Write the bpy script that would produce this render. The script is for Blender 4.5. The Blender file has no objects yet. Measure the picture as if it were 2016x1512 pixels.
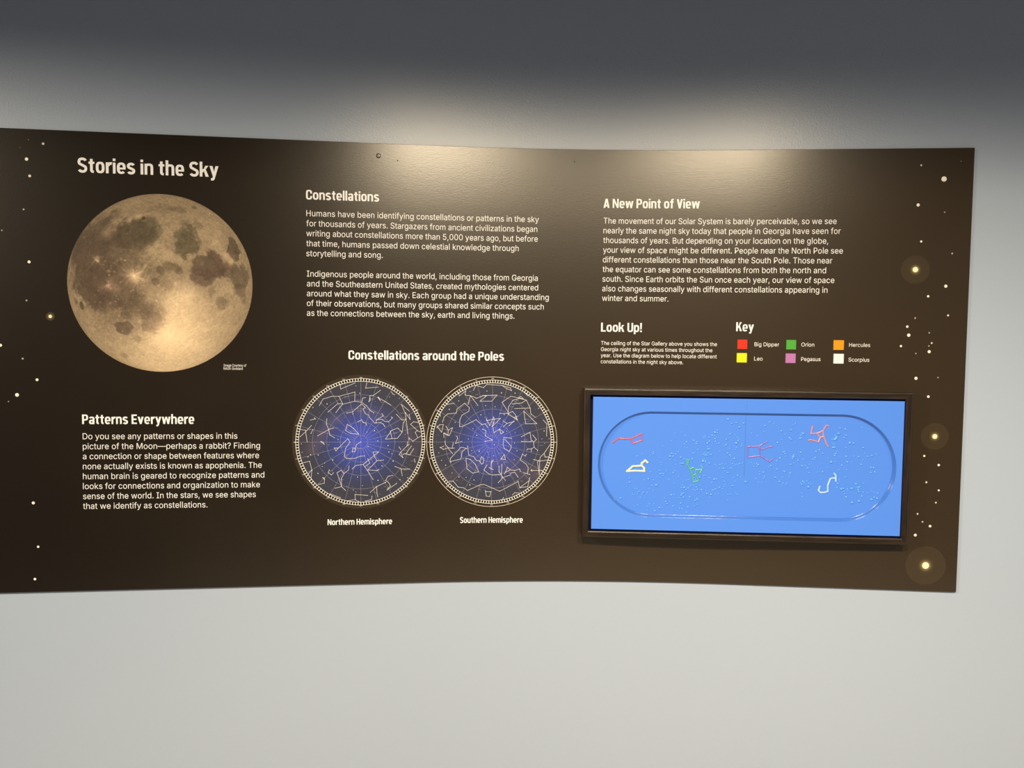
import bpy, math, random
import numpy as np
from mathutils import Vector, Matrix
from mathutils.geometry import tessellate_polygon

random.seed(4)
SC = bpy.context.scene
COL = SC.collection

# ------------------------------------------------------------------ camera
EYE = 1.55
PITCH, ROLL = 0.05297, 0.01095
cam_data = bpy.data.cameras.new('camera')
cam_data.sensor_width = 36.0
cam_data.lens = 36.0 * 1504.03 / 2016.0
cam_data.clip_start = 0.02
cam = bpy.data.objects.new('camera', cam_data)
COL.objects.link(cam)
_f = Vector((0, math.cos(PITCH), -math.sin(PITCH)))
_u0 = Vector((0, math.sin(PITCH), math.cos(PITCH)))
_r0 = Vector((1, 0, 0))
_r = _r0 * math.cos(ROLL) + _u0 * math.sin(ROLL)
_u = -_r0 * math.sin(ROLL) + _u0 * math.cos(ROLL)
_m = Matrix((_r, _u, -_f)).transposed().to_4x4()
_m.translation = Vector((0, 0, EYE))
cam.matrix_world = _m
SC.camera = cam

# ------------------------------------------------------------------ colour management, world
SC.view_settings.view_transform = 'Standard'
SC.view_settings.look = 'None'
SC.view_settings.gamma = 1.0
SC.view_settings.use_curve_mapping = False
SC.view_settings.exposure = 0.0
world = bpy.data.worlds.new('gallery_ambience')
SC.world = world
world.use_nodes = True
# ambient light: dim behind the visitor, bright sides added to lift the wall
_nt = world.node_tree
_bg = _nt.nodes['Background']
_tc = _nt.nodes.new('ShaderNodeTexCoord')
_sx = _nt.nodes.new('ShaderNodeSeparateXYZ')
_ab = _nt.nodes.new('ShaderNodeMath'); _ab.operation = 'ABSOLUTE'
_mr = _nt.nodes.new('ShaderNodeMapRange'); _mr.interpolation_type = 'SMOOTHSTEP'
_mr.inputs['From Min'].default_value = 0.50; _mr.inputs['From Max'].default_value = 0.85
_mx = _nt.nodes.new('ShaderNodeMix'); _mx.data_type = 'RGBA'
_mx.inputs['A'].default_value = (0.085, 0.068, 0.050, 1)
_mx.inputs['B'].default_value = (0.50, 0.50, 0.50, 1)
_nt.links.new(_tc.outputs['Generated'], _sx.inputs['Vector'])
_nt.links.new(_sx.outputs['X'], _ab.inputs[0])
_nt.links.new(_ab.outputs[0], _mr.inputs['Value'])
_nt.links.new(_mr.outputs['Result'], _mx.inputs['Factor'])
_nt.links.new(_mx.outputs['Result'], _bg.inputs['Color'])
_bg.inputs['Strength'].default_value = 1.0

# ------------------------------------------------------------------ the curved wall: arc length s, height z -> world
X0, Y0, FL, FR, S1, S2 = -1.344, 1.99649, 0.11744, -0.08136, 1.08631, 1.97911
KAP = (FR - FL) / (S2 - S1)
X1, Y1 = X0 + S1 * math.cos(FL), Y0 + S1 * math.sin(FL)

def plan(s):
    s = np.asarray(s, dtype=float)
    ph = FL + KAP * (np.clip(s, S1, S2) - S1)
    x = np.where(s <= S1, X0 + s * math.cos(FL), X1 + (np.sin(ph) - math.sin(FL)) / KAP + np.maximum(s - S2, 0) * math.cos(FR))
    y = np.where(s <= S1, Y0 + s * math.sin(FL), Y1 - (np.cos(ph) - math.cos(FL)) / KAP + np.maximum(s - S2, 0) * math.sin(FR))
    return x, y, ph

def on_wall(s, z, off):
    x, y, ph = plan(s)
    return np.stack([x + np.sin(ph) * off, y - np.cos(ph) * off, np.asarray(z, dtype=float) + 0 * x], -1)

# ------------------------------------------------------------------ lamps: ceiling spots washing the display
def spot(name, loc, aim, watts, color, cone, blend, radius):
    l = bpy.data.lights.new(name, 'SPOT')
    l.energy = watts; l.color = color
    l.spot_size = math.radians(cone); l.spot_blend = blend
    l.shadow_soft_size = radius
    o = bpy.data.objects.new(name, l); COL.objects.link(o)
    o.location = loc
    o.rotation_euler = (Vector(aim) - Vector(loc)).to_track_quat('-Z', 'Y').to_euler()
    return o

WARM = (1.0, 0.815, 0.55)
# ---- LAMPS (hidden in the added ceiling slot, whose front edge cuts the beams off above the panel)
for _x, _w in ((-0.10, 138), (0.08, 138), (0.76, 130), (0.94, 130)):
    spot('spot_lamp', (_x, 0.13, 2.70), (_x, 0.13 + 0.364, 1.70), _w, WARM, 132, 1.0, 0.03)
spot('spot_lamp', (-3.45, 0.13, 2.70), (-1.05, 1.98, 0.95), 520, WARM, 72, 1.0, 0.03)
spot('spot_lamp', (2.70, 0.13, 2.70), (2.35, 1.0, 0.30), 170, WARM, 110, 1.0, 0.03)

# ------------------------------------------------------------------ helpers
def link(name, me, mats, parent=None, smooth=False):
    for m in (mats if isinstance(mats, (list, tuple)) else [mats]):
        me.materials.append(m)
    if smooth:
        me.polygons.foreach_set('use_smooth', [True] * len(me.polygons))
    o = bpy.data.objects.new(name, me)
    COL.objects.link(o)
    if parent is not None:
        o.parent = parent
        o.matrix_parent_inverse = parent.matrix_world.inverted()
    return o

def mesh(name, verts, faces):
    me = bpy.data.meshes.new(name)
    me.from_pydata([tuple(map(float, v)) for v in verts], [], faces)
    me.update()
    return me

def tag(o, label=None, cat=None, group=None, kind=None):
    if label: o['label'] = label
    if cat: o['category'] = cat
    if group: o['group'] = group
    if kind: o['kind'] = kind
    return o

def nodes(name):
    m = bpy.data.materials.new(name); m.use_nodes = True
    nt = m.node_tree
    return m, nt, nt.nodes['Principled BSDF']

def N(nt, kind, **kw):
    n = nt.nodes.new(kind)
    for k, v in kw.items():
        if k in n.inputs: n.inputs[k].default_value = v
        else: setattr(n, k, v)
    return n

def bump(nt, bsdf, scale, strength, dist, detail=3.0, stretch=None, rough=0.55):
    tc = N(nt, 'ShaderNodeTexCoord')
    mp = N(nt, 'ShaderNodeMapping')
    if stretch: mp.inputs['Scale'].default_value = stretch
    nz = N(nt, 'ShaderNodeTexNoise', Scale=scale, Detail=detail, Roughness=rough)
    bp = N(nt, 'ShaderNodeBump', Strength=strength, Distance=dist)
    nt.links.new(tc.outputs['Object'], mp.inputs['Vector'])
    nt.links.new(mp.outputs['Vector'], nz.inputs['Vector'])
    nt.links.new(nz.outputs['Fac'], bp.inputs['Height'])
    nt.links.new(bp.outputs['Normal'], bsdf.inputs['Normal'])
    return nz

PRINT_ROUGH, PRINT_SPEC = 0.25, 1.0
def print_mat(name, color):
    """ink on the satin laminate of the panel: same gloss and orange peel everywhere"""
    m, nt, b = nodes(name)
    b.inputs['Base Color'].default_value = (*color, 1)
    b.inputs['Roughness'].default_value = PRINT_ROUGH
    b.inputs['Specular IOR Level'].default_value = PRINT_SPEC
    bump(nt, b, 400, 0.09, 0.00115, stretch=(0.55, 1, 1))
    return m

def color_attr_mat(name):
    m, nt, b = nodes(name)
    a = N(nt, 'ShaderNodeAttribute', attribute_name='print_color')
    nt.links.new(a.outputs['Color'], b.inputs['Base Color'])
    b.inputs['Roughness'].default_value = PRINT_ROUGH
    b.inputs['Specular IOR Level'].default_value = PRINT_SPEC
    bump(nt, b, 400, 0.09, 0.00115, stretch=(0.55, 1, 1))
    return m

def set_colors(me, cols):
    at = me.color_attributes.new('print_color', 'FLOAT_COLOR', 'POINT')
    c = np.ones((len(cols), 4), dtype=np.float32); c[:, :3] = cols
    at.data.foreach_set('color', c.ravel())

# ------------------------------------------------------------------ materials
def wall_material():
    m, nt, b = nodes('blue_grey_wall_paint')
    tc = N(nt, 'ShaderNodeTexCoord')
    nz = N(nt, 'ShaderNodeTexNoise', Scale=1.3, Detail=3.0)
    ra = N(nt, 'ShaderNodeValToRGB')
    ra.color_ramp.elements[0].color = (0.368, 0.450, 0.615, 1)
    ra.color_ramp.elements[1].color = (0.384, 0.467, 0.634, 1)
    nt.links.new(tc.outputs['Object'], nz.inputs['Vector'])
    nt.links.new(nz.outputs['Fac'], ra.inputs['Fac'])
    nt.links.new(ra.outputs['Color'], b.inputs['Base Color'])
    b.inputs['Roughness'].default_value = 0.30
    b.inputs['Specular IOR Level'].default_value = 1.0
    bump(nt, b, 270, 0.35, 0.0009, detail=3.0)
    return m
M_WALL = wall_material()

def plain(name, col, rough, spec=0.5, bscale=None, bstr=0.1, bdist=0.001):
    m, nt, b = nodes(name)
    b.inputs['Base Color'].default_value = (*col, 1)
    b.inputs['Roughness'].default_value = rough
    b.inputs['Specular IOR Level'].default_value = spec
    if bscale: bump(nt, b, bscale, bstr, bdist)
    return m

def panel_material():
    """night sky artwork: near black on the left, passing into brown on the right"""
    m, nt, b = nodes('night_sky_print')
    tc = N(nt, 'ShaderNodeTexCoord')
    nz = N(nt, 'ShaderNodeTexNoise', Scale=1.9, Detail=5.0, Roughness=0.6)
    sx = N(nt, 'ShaderNodeSeparateXYZ')
    ad = N(nt, 'ShaderNodeMath', operation='MULTIPLY_ADD')
    ad.inputs[1].default_value = 0.9
    mr = N(nt, 'ShaderNodeMapRange'); mr.interpolation_type = 'SMOOTHSTEP'
    mr.inputs['From Min'].default_value = -0.95; mr.inputs['From Max'].default_value = 1.05
    ra = N(nt, 'ShaderNodeMix'); ra.data_type = 'RGBA'
    ra.inputs['A'].default_value = (*PANEL_LEFT, 1); ra.inputs['B'].default_value = (*PANEL_RIGHT, 1)
    nt.links.new(tc.outputs['Object'], nz.inputs['Vector'])
    nt.links.new(tc.outputs['Object'], sx.inputs['Vector'])
    nt.links.new(nz.outputs['Fac'], ad.inputs[0]); nt.links.new(sx.outputs['X'], ad.inputs[2])
    nt.links.new(ad.outputs[0], mr.inputs['Value'])
    nt.links.new(mr.outputs['Result'], ra.inputs['Factor'])
    nt.links.new(ra.outputs['Result'], b.inputs['Base Color'])
    b.inputs['Roughness'].default_value = PRINT_ROUGH
    b.inputs['Specular IOR Level'].default_value = PRINT_SPEC
    bump(nt, b, 400, 0.09, 0.00115, stretch=(0.55, 1, 1))
    return m
PANEL_LEFT, PANEL_RIGHT = (0.0062, 0.0036, 0.0017), (0.0285, 0.0187, 0.0105)
M_PANEL = panel_material()
PANEL_RGB = np.array(PANEL_RIGHT)
M_EDGE = plain('black_panel_edge', (0.012, 0.011, 0.011), 0.5)
M_TEXT = print_mat('white_ink', (0.84, 0.86, 0.95))
M_LINE = print_mat('pale_chart_ink', (0.82, 0.80, 0.82))
M_GRID = print_mat('grey_chart_ink', (0.30, 0.30, 0.40))
M_NAME = print_mat('faint_chart_ink', (0.36, 0.36, 0.42))
M_DIAL = print_mat('black_dial_ink', (0.012, 0.011, 0.010))
M_ATTR = color_attr_mat('picture_print')
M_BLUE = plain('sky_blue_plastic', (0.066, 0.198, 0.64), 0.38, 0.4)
_b = M_BLUE.node_tree.nodes['Principled BSDF']            # weak glow added to the board to lift its blue
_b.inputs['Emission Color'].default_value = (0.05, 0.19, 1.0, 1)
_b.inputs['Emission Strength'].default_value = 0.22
M_WELL = plain('blue_rim_shade', (0.045, 0.155, 0.58), 0.15, 1.0)  # well walls in a darker blue: shade of the rim painted in
M_BEAD = plain('bead_highlight_blue', (0.11, 0.37, 0.88), 0.22, 0.8)  # lighter than the board: bead highlights put into the colour
M_SEAM = plain('blue_joint_filler', (0.045, 0.15, 0.52), 0.6, 0.2)
M_BACK = plain('black_backing', (0.006, 0.006, 0.010), 0.7, 0.2)
KEY = {'red': (0.68, 0.030, 0.014), 'yellow': (0.90, 0.76, 0.01), 'green': (0.065, 0.36, 0.05),
       'purple': (0.42, 0.17, 0.46), 'orange': (0.95, 0.29, 0.012), 'white': (0.74, 0.84, 0.88)}
M_KEY = {k: print_mat(k + '_ink', v) for k, v in KEY.items()}
RIDGE = {'red': (0.62, 0.085, 0.15), 'yellow': (0.92, 0.88, 0.50), 'green': (0.075, 0.42, 0.30),
         'purple': (0.21, 0.14, 0.54), 'orange': (0.66, 0.22, 0.24), 'white': (0.44, 0.66, 0.95)}
M_RIDGE = {k: plain(k + '_enamel', v, 0.22, 1.0) for k, v in RIDGE.items()}

def wood_material(vertical):
    m, nt, b = nodes('dark_varnished_wood' + ('_upright' if vertical else ''))
    tc = N(nt, 'ShaderNodeTexCoord')
    mp = N(nt, 'ShaderNodeMapping')
    mp.inputs['Scale'].default_value = (60, 60, 5) if vertical else (5, 60, 60)
    nz = N(nt, 'ShaderNodeTexNoise', Scale=2.2, Detail=6.0, Roughness=0.65)
    ra = N(nt, 'ShaderNodeValToRGB')
    ra.color_ramp.elements[0].position = 0.35; ra.color_ramp.elements[0].color = (0.007, 0.0042, 0.0028, 1)
    ra.color_ramp.elements[1].position = 0.68; ra.color_ramp.elements[1].color = (0.024, 0.0135, 0.008, 1)
    rr = N(nt, 'ShaderNodeMapRange'); rr.inputs['To Min'].default_value = 0.24; rr.inputs['To Max'].default_value = 0.5
    bp = N(nt, 'ShaderNodeBump', Strength=0.4, Distance=0.0015)
    nt.links.new(tc.outputs['Object'], mp.inputs['Vector'])
    nt.links.new(mp.outputs['Vector'], nz.inputs['Vector'])
    nt.links.new(nz.outputs['Fac'], ra.inputs['Fac'])
    nt.links.new(nz.outputs['Fac'], rr.inputs['Value'])
    nt.links.new(ra.outputs['Color'], b.inputs['Base Color'])
    nt.links.new(rr.outputs['Result'], b.inputs['Roughness'])
    nt.links.new(nz.outputs['Fac'], bp.inputs['Height'])
    nt.links.new(bp.outputs['Normal'], b.inputs['Normal'])
    return m
M_WOOD = wood_material(False); M_WOODV = wood_material(True)

# ------------------------------------------------------------------ the setting
def build_setting():
    s = np.concatenate([np.linspace(-2.6, S1, 8), np.linspace(S1, S2, 30)[1:], np.linspace(S2, 4.2, 8)[1:]])
    n = len(s); H = 3.6
    v = np.concatenate([on_wall(s, 0, 0), on_wall(s, H, 0), on_wall(s, 0, 0), on_wall(s, H, 0), on_wall(s, H, -0.15), on_wall(s, 0, -0.15)])
    f = []
    for k in (0, 3, 4):
        for i in range(n - 1):
            f.append((k * n + i, k * n + i + 1, (k + 1) * n + i + 1, (k + 1) * n + i))
    f.append((2 * n, 3 * n, 4 * n, 5 * n)); f.append((3 * n - 1, 6 * n - 1, 5 * n - 1, 4 * n - 1))
    me = mesh('wall_back', v, f)
    sm = [i < (n - 1) for i in range(len(f))]
    o = link('wall_back', me, M_WALL)
    me.polygons.foreach_set('use_smooth', sm)
    tag(o, 'curved blue-grey painted gallery wall behind the night sky panel', 'wall', kind='structure')
    floor = plain('grey_gallery_floor', (0.36, 0.35, 0.33), 0.55, 0.4, 30, 0.1, 0.002)
    ceil = plain('dark_gallery_ceiling', (0.05, 0.055, 0.07), 0.8, 0.2)
    def slab(V, F, x0, y0, z0, x1, y1, z1):
        k = len(V)
        V += [(x, y, z) for z in (z0, z1) for x, y in ((x0, y0), (x1, y0), (x1, y1), (x0, y1))]
        F += [tuple(k + i for i in f) for f in ((3, 2, 1, 0), (4, 5, 6, 7), (0, 1, 5, 4), (1, 2, 6, 5), (2, 3, 7, 6), (3, 0, 4, 7))]
    V, F = [], []; slab(V, F, -4, -2.2, -0.1, 3.6, 2.6, 0.0)
    tag(link('floor', mesh('floor', V, F), floor), 'grey gallery floor below the curved wall', 'floor', kind='structure')
    # unseen ceiling; its slot edge is added to cut the beams above the panel
    V, F = [], []
    slab(V, F, -4, 0.40, 2.625, 3.6, 2.6, 2.70); slab(V, F, -4, -2.2, 2.625, 3.6, -0.30, 2.70)
    slab(V, F, -4, -0.42, 2.98, 3.6, 0.52, 3.05); slab(V, F, -4, 0.40, 2.70, 3.6, 0.52, 2.98); slab(V, F, -4, -0.42, 2.70, 3.6, -0.30, 2.98)
    tag(link('ceiling', mesh('ceiling', V, F), ceil), 'unseen dark ceiling with an added slot that cuts off the lamp beams', 'ceiling', kind='structure')
build_setting()

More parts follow.
